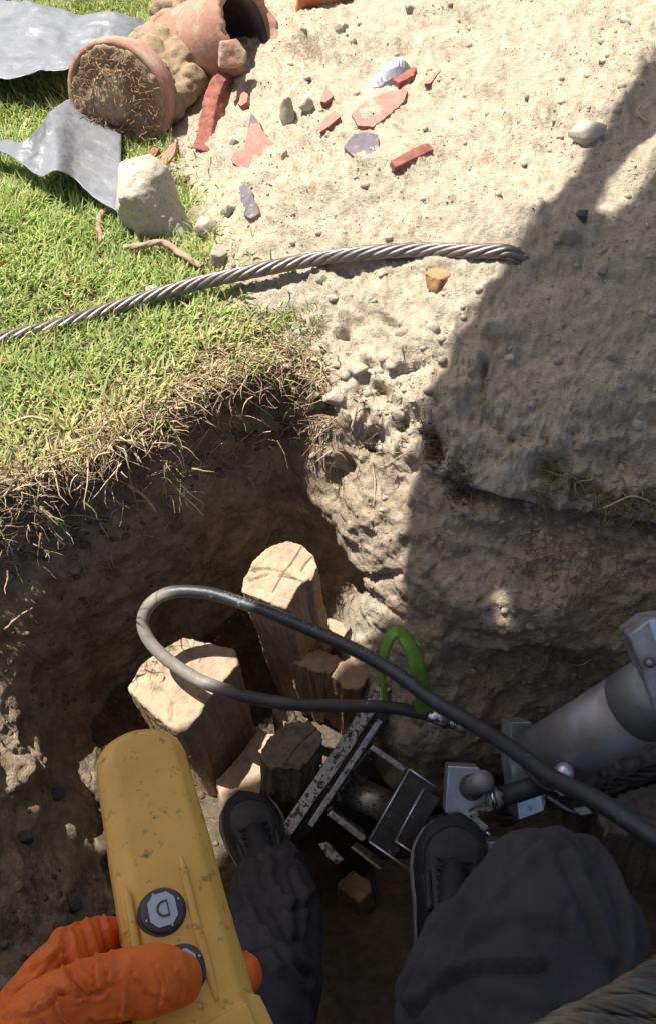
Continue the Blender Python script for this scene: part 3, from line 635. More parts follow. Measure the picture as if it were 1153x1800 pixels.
ST = [
 (365, 391, 52, 62, 'stone_sand', 'rounded tan stone leaning on the right of the big white rock', 1),
 (403, 368, 32, 32, 'stone_grey', 'round brownish cobble right of the tan stone', 2),
 (412, 246, 26, 20, 'stone_grey', 'small grey pebble between the curved shard and the glazed fragment', 3),
 (538, 175, 30, 36, 'stone_pale', 'pale grey angular pebble left of the pink shards', 4),
 (505, 190, 30, 74, 'stone_sand', 'flat olive-tan stone half buried right of the clay pipe', 5),
 (390, 438, 58, 46, 'stone_grey', 'dusty grey rock just above the wire rope at the lawn edge', 6),
 (1030, 221, 74, 56, 'stone_pale', 'pale block-shaped stone on the heap at the edge of the shade', 7),
 (1003, 400, 52, 44, 'stone_grey', 'round grey stone in the shade at right', 8),
 (1020, 374, 30, 32, 'stone_dark', 'small black stone behind the round shaded one', 9),
 (1056, 473, 20, 20, 'stone_blue', 'small pale blue pebble in the upper shade', 10),
 (1093, 677, 20, 18, 'stone_blue', 'bluish pebble on the shaded slope', 11),
 (895, 626, 20, 14, 'stone_pale', 'small whitish chip on the shaded slope', 12),
 (271, 505, 38, 14, 'stone_pale', 'white pebble lying in the grass behind the rope', 13),
 (566, 484, 26, 24, 'stone_sand', 'tan stone just under the wire rope', 14),
 (583, 521, 24, 14, 'stone_pale', 'flat pale pebble below the rope', 15),
 (594, 50, 20, 24, 'stone_grey', 'grey pebble at the top beside the broken pipe', 16),
 (620, 70, 16, 16, 'stone_grey', 'small grey pebble near the top of the heap', 17),
 (605, 45, 20, 22, 'stone_sand', 'sandy pebble near the top of the heap', 18),
 (533, 48, 14, 18, 'stone_pale', 'tiny pale pebble right beside the open pipe mouth', 19),
 (722, 10, 24, 26, 'stone_grey', 'grey stone at the top edge of the picture', 20),
 (1100, 33, 24, 16, 'stone_pale', 'pale chip near the top right corner', 21),
 (1058, 104, 18, 14, 'stone_pale', 'tiny whitish chip in the upper right sand', 22),
 (500, 267, 14, 34, 'stone_sand', 'slim sandy pebble below the olive stone', 23),
 (985, 806, 50, 32, 'stone_grey', 'earthy clod stuck over the dark nook in the shaded wall', 24),
 (1075, 620, 30, 22, 'stone_grey', 'flat earthy stone on the shaded slope', 25),
 (100, 1390, 36, 26, 'stone_dark', 'dark round cobble on the pit floor at left', 26),
 (45, 1465, 34, 30, 'stone_dark', 'dark lump of earth at the lower left wall', 27),
 (128, 1580, 40, 34, 'stone_dark', 'dark lump of earth above the orange glove', 28),
 (628, 640, 44, 30, 'stone_sand', 'crumbly lump perched on the lit pit lip', 29),
 (588, 690, 46, 34, 'stone_sand', 'hard clod jutting from the lit corner of the pit', 30),
 (540, 690, 40, 60, 'stone_sand', 'tall clod at the corner where the shaded wall begins', 31),
 (700, 720, 34, 26, 'stone_sand', 'small clod on the lip beside the shadow edge', 32),
 (672, 480, 20, 12, 'stone_sand', 'sandy lump in the shadow of the rope', 33),
 (330, 312, 14, 12, 'brickred', 'small red crumb of brick right of the white rock', 34),
 (197, 322, 34, 34, 'brickred', 'dark red brick piece tucked behind the white rock', 35),
 (8, 628, 20, 30, 'stone_orange', 'orange-brown stone in the grass at the left picture edge', 36),
]
for a in ST: stone(*a)
# orange broken stone = two lumps fused
p, nn = hit(768, 505)
tt = T(768, 505)
me = hull([P(743, 480, tt - .01), P(752, 472, tt + .01), P(790, 470, tt + .02), P(795, 482, tt), P(782, 500, tt - .015), P(765, 516, tt - .01), P(750, 508, tt), P(775, 490, tt - .03), P(760, 495, tt + .03)])
me = rough(remesh(me, .0022, 2), [(60, .004, 2), (180, .0016, 3)], 5); solo('stone', me, M['stone_orange'], 'broken orange-brown stone sticking out of the sand below the rope', 'stone')
# big white rock
fb = [(212, 398), (255, 425), (325, 428), (342, 414)]; ft = [(205, 348), (240, 346), (285, 318), (303, 312)]; tb_ = [(208, 285), (222, 274), (262, 268), (293, 290)]
pts = [PZ(a, b, -.01) for a, b in fb] + [P(a, b, (PZ(a, b + 78, 0) - CAM).dot(Vector((0, _s, -_c))) - .075) for a, b in ft]
for k, (a, b) in enumerate(tb_): q = PZ(a, b, .125 + .01 * k * (k < 3)); pts.append(q); pts.append(Vector((q.x, q.y + .03, .0)))
me = rough(remesh(hull(pts), .004, 5, .6), [(16, .008, 2), (60, .0045, 3), (200, .0016, 3)], 3, [(45, .002, 3)])
solo('rock', me, M['stone_pale'], 'big chalky white rock with a flat sunlit top at the lawn edge', 'rock')

# ------------------------------------------------------------------ shards of clay pipe
def shard(out_px, m_top, m_edge, label, lift=.008, th=.012, tilt=(0, 0), curve=0, glint=False, cat='pipe shard', name='pipe_shard'):
    cx = sum(a for a, b in out_px) / len(out_px); cy = sum(b for a, b in out_px) / len(out_px); p, nn = hit(cx, cy)
    hp = np.array([tuple(hit(cx + 30 * math.cos(k), cy + 24 * math.sin(k))[0]) for k in np.linspace(0, 6.28, 14)] + [tuple(hit(*q)[0]) for q in out_px]); pm = hp.mean(0); _, _, vt = np.linalg.svd(hp - pm); nn = Vector(vt[2]); nn = nn if nn.z > 0 else -nn; p = CAM + ray(cx, cy) * ((Vector(pm) - CAM).dot(nn) / ray(cx, cy).dot(nn))
    nn = (nn + Vector((tilt[0], tilt[1], 0))).normalized(); nn = (SUN + (CAM - p).normalized() + Vector((.10, -.05, 0))).normalized() if glint else nn; p0 = p + nn * (lift + .003); pl = []
    for a, b in out_px:
        d_ = ray(a, b); t_ = (p0 - CAM).dot(nn) / d_.dot(nn); pl.append(CAM + d_ * t_)
    # densify the outline with a slightly jagged edge
    dn = []; rr_ = random.Random(int(cx * 7 + cy))
    for i in range(len(pl)):
        A, B = pl[i], pl[(i + 1) % len(pl)]; k = max(1, int((B - A).length / .01))
        for j in range(k): dn.append(A.lerp(B, j / k) + (Vector((rr_.gauss(0, 1), rr_.gauss(0, 1), 0)) * .0009 if j else Vector()))
    me = prism(dn, -nn * th, 1.02); bm = bmesh.new(); bm.from_mesh(me)
    bmesh.ops.triangulate(bm, faces=[f for f in bm.faces if len(f.verts) > 4]); bmesh.ops.subdivide_edges(bm, edges=bm.edges[:], cuts=2, use_grid_fill=True)
    ax = (pl[0] - pl[len(pl) // 2]); ax = (ax - nn * ax.dot(nn)).normalized(); sd_ = nn.cross(ax)
    for q in bm.verts:
        u = (q.co - p0).dot(sd_); q.co -= nn * curve * u * u
    bm.normal_update()
    for f in bm.faces: f.material_index = 0 if f.normal.dot(nn) > .55 else 1
    bm.to_mesh(me); bm.free(); me = rough(me, [(90, .0009, 3)], 4)
    return solo(name, me, [m_top, m_edge], label, cat)
shard([(648, 162), (644, 156), (665, 120), (683, 102), (706, 100), (728, 122), (724, 132), (700, 148), (672, 158)], M['glaze_shiny'], M['brickred'], 'glossy silver-glazed pipe shard gleaming at the top of the heap', .014, .012, (.12, .06), 9, True)
shard([(700, 146), (727, 132), (732, 118), (727, 116), (690, 140)], M['brickred'], M['brickred'], 'dark red broken edge under the glossy shard', .006, .01)
shard([(618, 200), (632, 184), (670, 163), (705, 152), (716, 160), (708, 178), (680, 200), (655, 218), (628, 218)], M['pinkclay'], M['brickred'], 'broad flat pink shard below the glossy one', .003, .01, (0, 0), 1.5)
shard([(745, 147), (770, 122), (774, 124), (755, 146)], M['pinkclay'], M['brickred'], 'thin red sliver right of the broad pink shard', .004, .008)
shard([(560, 218), (588, 194), (598, 205), (575, 224), (562, 232)], M['pinkclay'], M['brickred'], 'small pink shard with dark lower edge left of the purple one', .008, .012, (-.1, -.1))
shard([(563, 178), (570, 160), (574, 146), (580, 160), (586, 168), (572, 180)], M['pinkclay'], M['brickred'], 'tiny upright pink chip right of the pale pebble', .008, .008)
shard([(604, 258), (622, 234), (640, 231), (664, 236), (666, 258), (642, 275), (618, 268)], M['glaze'], M['brickred'], 'purple-grey glazed shard lying in the middle of the heap', .008, .012, (.05, -.1), 3)
shard([(687, 282), (740, 254), (752, 252), (762, 262), (745, 270), (694, 293)], M['brickred'], M['brickred'], 'long narrow brick-red shard right of the purple one', .006, .012)
shard([(430, 262), (436, 228), (441, 196), (449, 206), (462, 230), (468, 240), (482, 250), (482, 280), (455, 298), (425, 296), (404, 278), (410, 268)], M['pinkclay'], M['brickred'], 'pointed boot-shaped pink shard right of the curved one', .012, .014, (.05, -.2), 2)
shard([(431, 258), (436, 228), (441, 198), (449, 208), (458, 232), (456, 250), (445, 262)], M['glaze'], M['glaze'], 'purple glazed flake on the pointed pink shard', .017, .004, (.05, -.2), 2)
shard([(421, 330), (432, 322), (442, 335), (452, 362), (456, 375), (440, 383), (428, 376)], M['glaze'], M['brickred'], 'mottled purple flake below the pointed shard', .005, .01, (-.1, -.05), 2)
shard([(280, 282), (300, 255), (312, 246), (306, 272), (290, 292)], M['pinkclay'], M['pinkclay'], 'dusty pink shard between the soil-filled pipe and the white rock', .008, .01)
shard([(258, 270), (270, 258), (280, 262), (272, 278)], M['brickred'], M['brickred'], 'little red chip at the foot of the soil-filled pipe', .01, .012)
shard([(418, 182), (426, 158), (436, 165), (434, 180), (424, 186)], M['pinkclay'], M['brickred'], 'small pink chip right of the curved shard', .01, .01)

# ------------------------------------------------------------------ clay pipes on the heap edge
def ring_pipe(c0_, ax, L_, r0, r1, wall, seg=72, jag=0, n_=14, seed=0, prof=None):
    ax = Vector(ax).normalized(); a0 = ax.orthogonal().normalized(); a1 = ax.cross(a0)
    rj = random.Random(seed); ph = [rj.uniform(0, 6.28) for _ in range(5)]
    def rad(s): return np.interp(s, [p[0] for p in prof], [p[1] for p in prof]) if prof else r0 + (r1 - r0) * s
    vs = []
    ss = list(np.linspace(0, 1, n_)); order = [(s, 0) for s in ss] + [(s, 1) for s in ss[::-1]]
    for s, inner in order:
        for k in range(seg):
            a = k / seg * 2 * math.pi
            j = jag * (.5 * math.sin(2 * a + ph[0]) + .3 * math.sin(5 * a + ph[1]) + .15 * math.sin(11 * a + ph[2]) + .1 * math.sin(23 * a + ph[3])) * (1 - s) ** 3
            r = rad(s) - (wall if inner else 0); vs.append(Vector(c0_) + ax * (s * L_ + j) + (a0 * math.cos(a) + a1 * math.sin(a)) * r)
    m = len(order); f = [((i * seg + k), (i * seg + (k + 1) % seg), (((i + 1) % m) * seg + (k + 1) % seg), (((i + 1) % m) * seg + k)) for i in range(m) for k in range(seg)]
    return np_mesh('pipe', np.array([tuple(q) for q in vs]), [np.array(f)])
# pipe filled with soil, its round end facing us
cA = P(208, 178, 1.70); axA = (P(300, 118, 1.93) - cA).normalized()
pa = empty('clay_pipe', cA, 'clay pipe end packed with rooty soil at the left foot of the heap', 'pipe')
put('pipe_wall', rough(ring_pipe(cA, axA, .34, .14, .11, .014, prof=[(0, .122), (.12, .122), (.26, .110), (.34, .088), (1, .088)], n_=26), [(40, .0012, 3)], 3), M['terracotta'], pa)
bm = bmesh.new(); q = axA.to_track_quat('Z', 'Y').to_matrix().to_4x4()
bmesh.ops.create_cone(bm, cap_ends=True, segments=48, radius1=.111, radius2=.110, depth=.09, matrix=Matrix.Translation(cA + axA * .043) @ q)
add_sphere(bm, cA + axA * .03, (.08, .06, .08), 3)
me = rough(remesh(bm_mesh(bm), .004, 2), [(14, .012, 3), (50, .006, 3), (150, .002, 2)], 9); put('soil_plug', me, M['soil'], pa)
# rooty fuzz on the plug
pr = []; cc = []
fz = axA.orthogonal().normalized(); fy = axA.cross(fz)
for k in range(520):
    a = rng.uniform(0, 6.28); r = .106 * math.sqrt(rng.random()); p = cA - axA * .012 + fz * math.cos(a) * r + fy * math.sin(a) * r + Vector((0, 0, 0))
    d_ = (Vector((rng.normal(), rng.normal(), rng.normal())) - axA * .5).normalized(); c = [p]
    for j in range(4): d_ = (d_ + Vector((rng.normal(0, .4), rng.normal(0, .4), rng.normal(-.05, .4)))).normalized(); c.append(c[-1] + d_ * rng.uniform(.003, .009))
    c = [q_ - axA * max(0, (q_ - cA).dot(axA) + .008) for q_ in c]
    v_, f_ = tube_np(np.array([tuple(k_) for k_ in c]), rng.uniform(.0005, .0011), 4, False); pr.append((v_, f_)); t_ = rng.random(); cc.append(np.repeat((np.array([.45, .30, .16]) * t_ + np.array([.22, .14, .09]) * (1 - t_))[None], len(v_), 0))
v_, f_ = join_np(pr); me = np_mesh('roots', v_, f_); vcol(me, np.vstack(cc)); o = put('root_fuzz', me, M['straw'], pa); o['kind'] = 'stuff'
# crust of soil over the barrel
bm = bmesh.new()
for (a, b, t_, r) in [(270, 130, 1.80, .066), (300, 100, 1.83, .066), (320, 62, 1.88, .062), (300, 30, 1.98, .06), (335, 145, 1.78, .04), (290, 190, 1.76, .045), (340, 22, 1.94, .05), (320, 112, 1.80, .055), (300, 5, 2.05, .045), (275, 85, 1.9, .05), (285, 150, 1.77, .05), (310, 140, 1.79, .05), (318, 165, 1.76, .035), (255, 100, 1.84, .05), (330, 85, 1.80, .045), (305, 60, 1.86, .06), (325, 0, 2.0, .05)]: add_sphere(bm, P(a, b, t_), r, 3)
me = rough(remesh(bm_mesh(bm), .006, 2), [(12, .018, 3), (40, .009, 3), (120, .003, 3)], 14, [(30, .005, 2)]); put('soil_crust', me, M['soil'], pa)
# broken pipe with open mouth
cB = P(438, 47, 1.74); axB = (P(325, 98, 1.88) - cB).normalized()
pb_ = empty('clay_pipe', cB, 'broken red clay pipe with a dark open mouth at the top of the heap', 'pipe')
put('pipe_wall', rough(ring_pipe(cB, axB, .30, .102, .098, .016, jag=.018, n_=22, seed=4), [(30, .0015, 3), (110, .0008, 3)], 6), M['terracotta'], pb_)
put('pipe_lining', ring_pipe(cB + axB * .020, axB, .27, .0855, .0815, .003, n_=8), M['pipe_inside'], pb_)
bm = bmesh.new(); bmesh.ops.create_cone(bm, cap_ends=True, segments=40, radius1=.083, radius2=.08, depth=.04, matrix=Matrix.Translation(cB + axB * .24) @ axB.to_track_quat('Z', 'Y').to_matrix().to_4x4())
put('soil_plug', rough(remesh(bm_mesh(bm), .006, 1), [(30, .006, 2)], 3), M['stone_dark'], pb_)
# red broken tongue below the mouth
me = hull([P(385, 118, 1.67), P(388, 72, 1.65), P(418, 68, 1.66), P(434, 90, 1.67), P(432, 112, 1.68), P(412, 120, 1.68), P(385, 75, 1.70), P(385, 120, 1.71), P(430, 105, 1.71)]); me = rough(remesh(me, .003, 1), [(60, .003, 3)], 2)
put('broken_lip', me, M['terracotta'], pb_)
# curved shard standing on edge
def arc_shard():
    cl = [(420, 126), (400, 126), (383, 140), (372, 165), (366, 195), (360, 230), (352, 264)]; wd = [16, 20, 22, 24, 24, 26, 28]
    bm = bmesh.new(); rows = []
    tg = T(360, 262) - .012
    for k, (a, b) in enumerate(cl):
        t_ = tg + .12 * (k - 6) / -6 * 1.0
        w_ = wd[k]; L_ = P(a - w_ / 2, b - 4, t_); R_ = P(a + w_ / 2, b + 4, t_ + .004); dp = (ray(a, b).normalized() * .055 + Vector((.034, .0, -.012))) * (1 - .45 * abs(k - 2.5) / 3.5)
        rows.append([bm.verts.new(q) for q in (L_, R_, R_ + dp, L_ + dp)])
    for i in range(len(rows) - 1):
        for j in range(4): bm.faces.new([rows[i][j], rows[i][(j + 1) % 4], rows[i + 1][(j + 1) % 4], rows[i + 1][j]])
    bm.faces.new(rows[0]); bm.faces.new(rows[-1][::-1]); me = rough(remesh(bm_mesh(bm), .0022, 3), [(40, .003, 3), (150, .0012, 2)], 7); return me
solo('pipe_shard', arc_shard(), M['brickred'], 'thick curved red shard standing on edge between pipe and glazed pieces', 'pipe shard')
# orange pipe at the very top
cC = P(505, -35, 1.84)
solo('clay_pipe', ring_pipe(cC, (P(600, -45, 1.88) - cC).normalized(), .3, .085, .085, .018), M['clay_orange'], 'orange clay pipe just showing at the top edge', 'pipe')

# ------------------------------------------------------------------ tarps
def coons(top, bot, nu=90, nv=60, seed=0, amp=.01):
    tp = crom([PZ(*p) for p in top], nu); bt_ = crom([PZ(*p) for p in bot], nu); s = np.linspace(0, 1, nv)[:, None, None]
    g = tp[None] * (1 - s) + bt_[None] * s; g = g.reshape(-1, 3); nz = amp * ridge(g, 5, 3, seed) + amp * .5 * fbm(g, 14, 3, seed + 5) + amp * .4 * ridge(g, 22, 3, seed + 8); g[:, 2] += nz
    up_ = g + np.array([0, 0, .0]); dn = g - np.array([0, 0, .0012]); m = nu * nv; i = np.arange(nv - 1)[:, None] * nu; j = np.arange(nu - 1)[None]; f = np.stack([i + j, i + nu + j, i + nu + j + 1, i + j + 1], -1).reshape(-1, 4)
    b = np.concatenate([np.arange(nu), np.arange(1, nv) * nu + nu - 1, (nv - 1) * nu + np.arange(nu - 2, -1, -1), np.arange(nv - 2, 0, -1) * nu]); b2 = np.roll(b, -1)
    sd_ = np.stack([b, b2, b2 + m, b + m], -1); return np_mesh('tarp', np.vstack([up_, dn]), [f, f[:, ::-1] + m, sd_])
solo('tarp', coons([(-260, 0, .05), (-60, 2, .06), (20, 6, .08), (60, 10, .10), (130, 30, .08), (195, 26, .10), (265, 48, .06)], [(-260, 150, .05), (-60, 140, .06), (30, 138, .075), (75, 134, .07), (125, 124, .08), (170, 105, .07), (265, 95, .05)], seed=3, amp=.012), M['tarp'], 'large grey plastic tarp spread on the far lawn at top left', 'tarp')
solo('tarp', coons([(-40, 255, .04), (20, 254, .06), (42, 249, .085), (76, 220, .09), (98, 188, .085), (130, 176, .07), (165, 190, .05), (215, 240, .03)], [(-40, 270, .04), (10, 274, .06), (35, 284, .07), (72, 312, .055), (100, 303, .085), (132, 318, .05), (166, 352, .035), (212, 380, .03)], seed=9, amp=.009), M['tarp'], 'smaller crumpled grey tarp whose corner points left, under the pipe', 'tarp')
shard([(14, 256), (22, 263), (44, 265), (42, 270), (20, 270)], M['pinkclay'], M['pinkclay'], 'little pink chip lying on the corner of the near tarp', .05, .003)

# ------------------------------------------------------------------ ropes
def strands(path, R_, lay, seg=27, n_=400, wires=9, hand=1, nst=6, k_=.40, lob=.10):
    c = crom(path, n_); T_, N_, B_ = frames(c); s = np.concatenate([[0], np.cumsum(np.linalg.norm(np.diff(c, axis=0), axis=1))]); res = []
    for k in range(nst):
        ph = hand * 2 * np.pi * s / lay + k * 2 * np.pi / nst; sc = c + R_ * .64 * (np.cos(ph)[:, None] * N_ + np.sin(ph)[:, None] * B_)
        a = np.linspace(0, 2 * np.pi, seg, endpoint=False); rf = 1 + lob * (np.abs(np.cos(wires / 2 * (a[None] + hand * -2.2 * 2 * np.pi * s[:, None] / lay))) - .6)
        v_, f_ = tube_np(sc, R_ * k_, seg, True, rf); res.append(np_mesh('strand', v_, f_))
    return res
RP = [(-60, 628, .026), (0, 598, .026), (100, 573, .025), (200, 542, .025), (330, 503, .026), (430, 480, .034), (540, 458, .036), (640, 445, .026), (740, 440, .012), (830, 442, .008), (890, 445, .004), (925, 450, -.012), (970, 460, -.04)]
path = [hit(a, b, l)[0] if a > 430 or True else None for a, b, l in RP]
hemp_c = path[5]
tp_ = np.polyfit([q[0] for q in RP[:-2]], [(Vector(p) - CAM).dot(Vector((0, _s, -_c))) for p in path[:-2]], 3)
path = [P(RP[i][0], RP[i][1], min(float(np.polyval(tp_, RP[i][0])), (Vector(path[i]) - CAM).dot(Vector((0, _s, -_c)))) - .002) if i < len(RP) - 3 else path[i] for i in range(len(RP))]
wr = empty('wire_rope', path[5], 'steel wire rope running from the lawn across the sand to the shadow edge', 'wire rope')
for me in strands(path, .0125, .165, 20, 420, 9, -1): put('strand', me, M['wire'], wr)
path2 = [P(1400, 1590, .52), P(1250, 1670, .44), P(1153, 1742, .375), P(1060, 1800, .35), P(920, 1880, .34), P(700, 2080, .38)]
wr2 = empty('wire_rope', path2[2], 'thick greasy wire rope very near in the bottom right corner', 'wire rope')
for me in strands(path2, .0128, .13, 44, 200, 9, 1, 6, .345, .2): put('strand', rough(me, [(60, .0002, 2)]), M['wire_dark'], wr2)
path3 = [P(1300, 1290, 1.22), P(1153, 1348, 1.24), P(1090, 1364, 1.26), P(1030, 1382, 1.28), P(940, 1410, 1.32), P(880, 1440, 1.36)]
wr3 = empty('wire_rope', path3[2], 'black wire rope behind the steel cylinder at right', 'wire rope')
for me in strands(path3, .016, .17, 18, 150, 9, 1): put('strand', me, M['wire_grease'], wr3)
for w_, pth, r_ in ((wr, path, .0092), (wr2, path2, .0095), (wr3, path3, .011)):
    v_, f_ = tube_np(crom(pth, 120), r_, 12); put('core', np_mesh('core', v_, f_), M['wire_grease'], w_)
# old hemp rope / root at the rock
def hemp(px, r, label):
    c = crom([hit(a, b, l)[0] for a, b, l in px], 60); T_, N_, B_ = frames(c); s = np.arange(60); a = np.linspace(0, 2 * np.pi, 15, endpoint=False); rf = 1 + .14 * np.cos(3 * a[None] + s[:, None] * .55) + .05 * rng.standard_normal((60, 15))
    v_, f_ = tube_np(c, r, 15, True, rf); solo('hemp_rope', np_mesh('hemp', v_, f_), M['hemp'], label, 'rope')
hemp([(232, 384, .02), (205, 380, .02), (184, 386, .015), (177, 405, .01), (182, 432, .006)], .0062, 'short bend of brown fibre rope at the left foot of the white rock')
hemp([(222, 444, .012), (255, 448, .02), (290, 446, .024), (325, 458, .02), (358, 478, .012)], .0060, 'frayed brown fibre rope lying in the grass below the white rock')
#@@OBJ2
def clods(n_, box, rmin, rmax, mname, tintA, tintB, nm, label, seed, wallz=None):
    r_ = np.random.default_rng(seed); parts = []; cols = []
    ico = bmesh.new(); bmesh.ops.create_icosphere(ico, subdivisions=2, radius=1); iv = np.array([p.co[:] for p in ico.verts]); fi = np.array([[q.index for q in f.verts] for f in ico.faces]); ico.free()
    for k in range(n_):
        px, py = r_.uniform(box[0], box[2]), r_.uniform(box[1], box[3]); p, nn = hit(px, py)
        if wallz is not None and not (wallz[0] < p.z < wallz[1]): continue
        if float(fbm(np.array([tuple(p)]), 9, 2, seed)[0]) < -.05: continue
        r = rmin + (rmax - rmin) * r_.random() ** 3; o_ = r_.uniform(-50, 50, 3); d_ = 1 + .35 * fbm(iv + o_, 1.3, 3, 7) + .12 * fbm(iv + o_, 4, 2, 8)
        v_ = iv * d_[:, None] * r * np.array([1, r_.uniform(.7, 1), r_.uniform(.55, .9)]); parts.append((v_ + np.array(p - nn * r * .15), [fi])); t_ = r_.random(); cols.append(np.repeat((tintA * t_ + tintB * (1 - t_))[None], len(iv), 0))
    v_, f_ = join_np(parts); me = np_mesh(nm, v_, f_, False); vcol(me, np.vstack(cols)); tag(link(nm, me, M['crumb']), label, 'clods', kind='stuff')
clods(900, (0, 700, 520, 1000), .002, .011, 'crumb', C_brown * .5, C_dark, 'turf_clods', 'dark crumbly earth clods clinging below the turf edge', 3, (-.2, .02))
clods(190, (500, 560, 800, 900), .002, .012, 'crumb', C_sand * .8, C_tan * .8, 'lip_clods', 'sandy clods along the crumbling sunlit lip of the pit', 5)
clods(700, (780, 780, 1153, 1250), .0015, .008, 'crumb', C_tan * .75, C_brown * .8, 'wall_clods', 'small earth clods stuck to the shaded back wall', 8)
clods(700, (0, 1000, 420, 1800), .002, .010, 'crumb', C_brown * .6, C_dark, 'floor_clods', 'dark earth clods on the left wall and pit floor', 9)
clods(260, (480, 0, 1153, 560), .002, .010, 'crumb', C_sand * .85, C_sand * .7, 'heap_clods', 'loose sandy clods scattered over the spoil heap', 12)
# ------------------------------------------------------------------ wooden blocks in the pit
def wood(top, bot, m, label, vox=.004, bs=.97, layers=((9, .005, 2), (40, .0016, 3), (140, .0012, 2)), grain=.0009, cracks=(), seed=0, chips=0, name='wood_block', cat='wood block'):
    tp = [P(*q) for q in top]; c = sum(tp, Vector()) / len(tp); b = P(*bot); ax = b - c
    me = remesh(prism(tp, ax, bs), vox * .72, 1); v_ = verts_of(me); n_ = norms_of(me); a = np.array(ax.normalized()); s = (v_ - np.array(c)) @ a; flat = v_ - s[:, None] * a
    g = fbm(flat + a * s[:, None] * .05, 130, 3, seed + 5); side = 1 - np.abs(n_ @ a) ** 2
    d_ = sum(am * fbm(v_, sc, o_, seed + k) for k, (sc, am, o_) in enumerate(layers)) + grain * 2.2 * g * side - .0012 * np.clip(ridge(v_, 40, 3, seed + 21) - .5, 0, 1) * 2
    if chips: 
        ed = np.exp(-(s / .03) ** 2) * sstep(.3, .6, side); d_ -= chips * ed * np.clip(vn(v_ * 55, seed + 9) + .1, 0, 1)
    v_ = v_ + n_ * d_[:, None]
    for cr_ in cracks:
        q = [np.array(P(*k)) for k in cr_]
        for i in range(len(q) - 1):
            A, B = q[i], q[i + 1]; ab = B - A; t_ = np.clip(((v_ - A) @ ab) / (ab @ ab), 0, 1); pr_ = A + t_[:, None] * ab; w_ = v_ - pr_; w_ = w_ - (w_ @ a)[:, None] * a; ds = np.linalg.norm(w_, axis=1)
            dd = np.exp(-(ds / .0020) ** 2) * (np.abs(s) < .03) * .006; v_ = v_ + a * dd[:, None]
    set_verts(me, v_); n2 = norms_of(me); endg = sstep(.55, .8, np.abs(n2 @ a)); base = {'cut': ((.45, .335, .225), (.36, .225, .13)), 'old': ((.165, .135, .10), (.075, .058, .042)), 'brown': ((.34, .23, .145), (.19, .12, .07)), 'dusty': ((.24, .21, .17), (.13, .11, .085))}[m]
    A_, B_ = np.array(base[0]), np.array(base[1]); u_ = np.array((tp[0] - c).normalized()); u_ = u_ - a * (u_ @ a); w_ = np.cross(a, u_); pu, pw = (v_ - np.array(c)) @ u_, (v_ - np.array(c)) @ w_
    gl = fbm(np.stack([pu, pw, s * .045], 1), 190, 3, seed + 51); gl2 = fbm(np.stack([pu, pw, s * .12], 1), 60, 3, seed + 52); side_c = B_ + (A_ - B_) * np.clip(.5 + .9 * gl + .7 * gl2, 0, 1)[:, None]
    rg = np.sin((np.hypot(pu * 1.0 + .02, pw + .01) + .004 * fbm(v_, 25, 2, seed + 53)) * 1500) * .5 + .5; ck = np.clip(ridge(np.stack([pu, pw, s * 0], 1), 20, 3, seed + 54) - .62, 0, 1) * 4
    end_c = A_ * 1.08 * (1 - .14 * rg[:, None]) * (1 - .22 * np.clip(fbm(v_, 30, 3, seed + 55) + .2, 0, 1))[:, None]; end_c = end_c * (1 - .35 * np.clip(ck, 0, 1))[:, None]
    col_ = side_c * (1 - endg[:, None]) + end_c * endg[:, None]
    for cr_ in cracks:
        X_, Y_, _t = scr(v_); dl = np.abs(pl_dist(X_, Y_, [(k[0], k[1]) for k in cr_])); col_ = col_ * (1 - .85 * (np.exp(-(dl / 1.6) ** 2) * endg)[:, None])
    vcol(me, col_); return solo(name, me, M['woodgrain'], label, cat)
t2 = 1.31
wood([(424, 1040, t2 - .01), (428, 1015, t2), (445, 985, t2 + .01), (470, 960, t2 + .02), (505, 948, t2 + .02), (530, 955, t2 + .02), (552, 975, t2 + .01), (560, 995, t2), (548, 1022, t2 - .01), (535, 1022, t2 - .015), (512, 1055, t2 - .02), (505, 1070, t2 - .025), (470, 1060, t2 - .02)], (556, 1240, 1.78), 'cut', 'tall leaning wood stump with a cracked sunlit top, farthest back in the pit', .0034, .92,
     cracks=[[(446, 1000, t2), (478, 1000, t2), (508, 1012, t2), (532, 1022, t2)], [(530, 962, t2), (512, 990, t2), (494, 1015, t2), (480, 1040, t2)], [(440, 1022, t2), (474, 1010, t2)], [(552, 975, t2), (538, 990, t2), (530, 1004, t2)], [(498, 1013, t2), (520, 1018, t2)]], seed=2, chips=.004)
t1 = 1.33
wood([(224, 1212, t1), (252, 1166, t1 + .02), (322, 1119, t1 + .045), (413, 1143, t1 + .035), (418, 1166, t1 + .03), (328, 1284, t1 - .035), (306, 1284, t1 - .035)], (402, 1385, 1.66), 'cut', 'big square wood block with a pale dusty top under the hose loop', .0036, .86, ((8, .005, 2), (40, .0018, 3), (120, .0014, 3)), seed=5, chips=.004)
t3 = 1.45
wood([(513, 1168, t3), (520, 1155, t3 + .01), (548, 1142, t3 + .02), (562, 1137, t3 + .02), (590, 1150, t3 + .02), (602, 1160, t3 + .01), (585, 1184, t3), (545, 1182, t3), (528, 1170, t3)], (578, 1330, 1.82), 'cut', 'splintered upright wood piece with ragged sunlit front', .0032, .95, grain=.0055, seed=8, chips=.004)
wood([(560, 1100, 1.56), (580, 1088, 1.57), (600, 1095, 1.57), (612, 1110, 1.56), (608, 1128, 1.55), (585, 1120, 1.55)], (600, 1200, 1.66), 'cut', 'rounded wood end half hidden behind the hose', .004, 1, seed=9)
t4 = 1.42
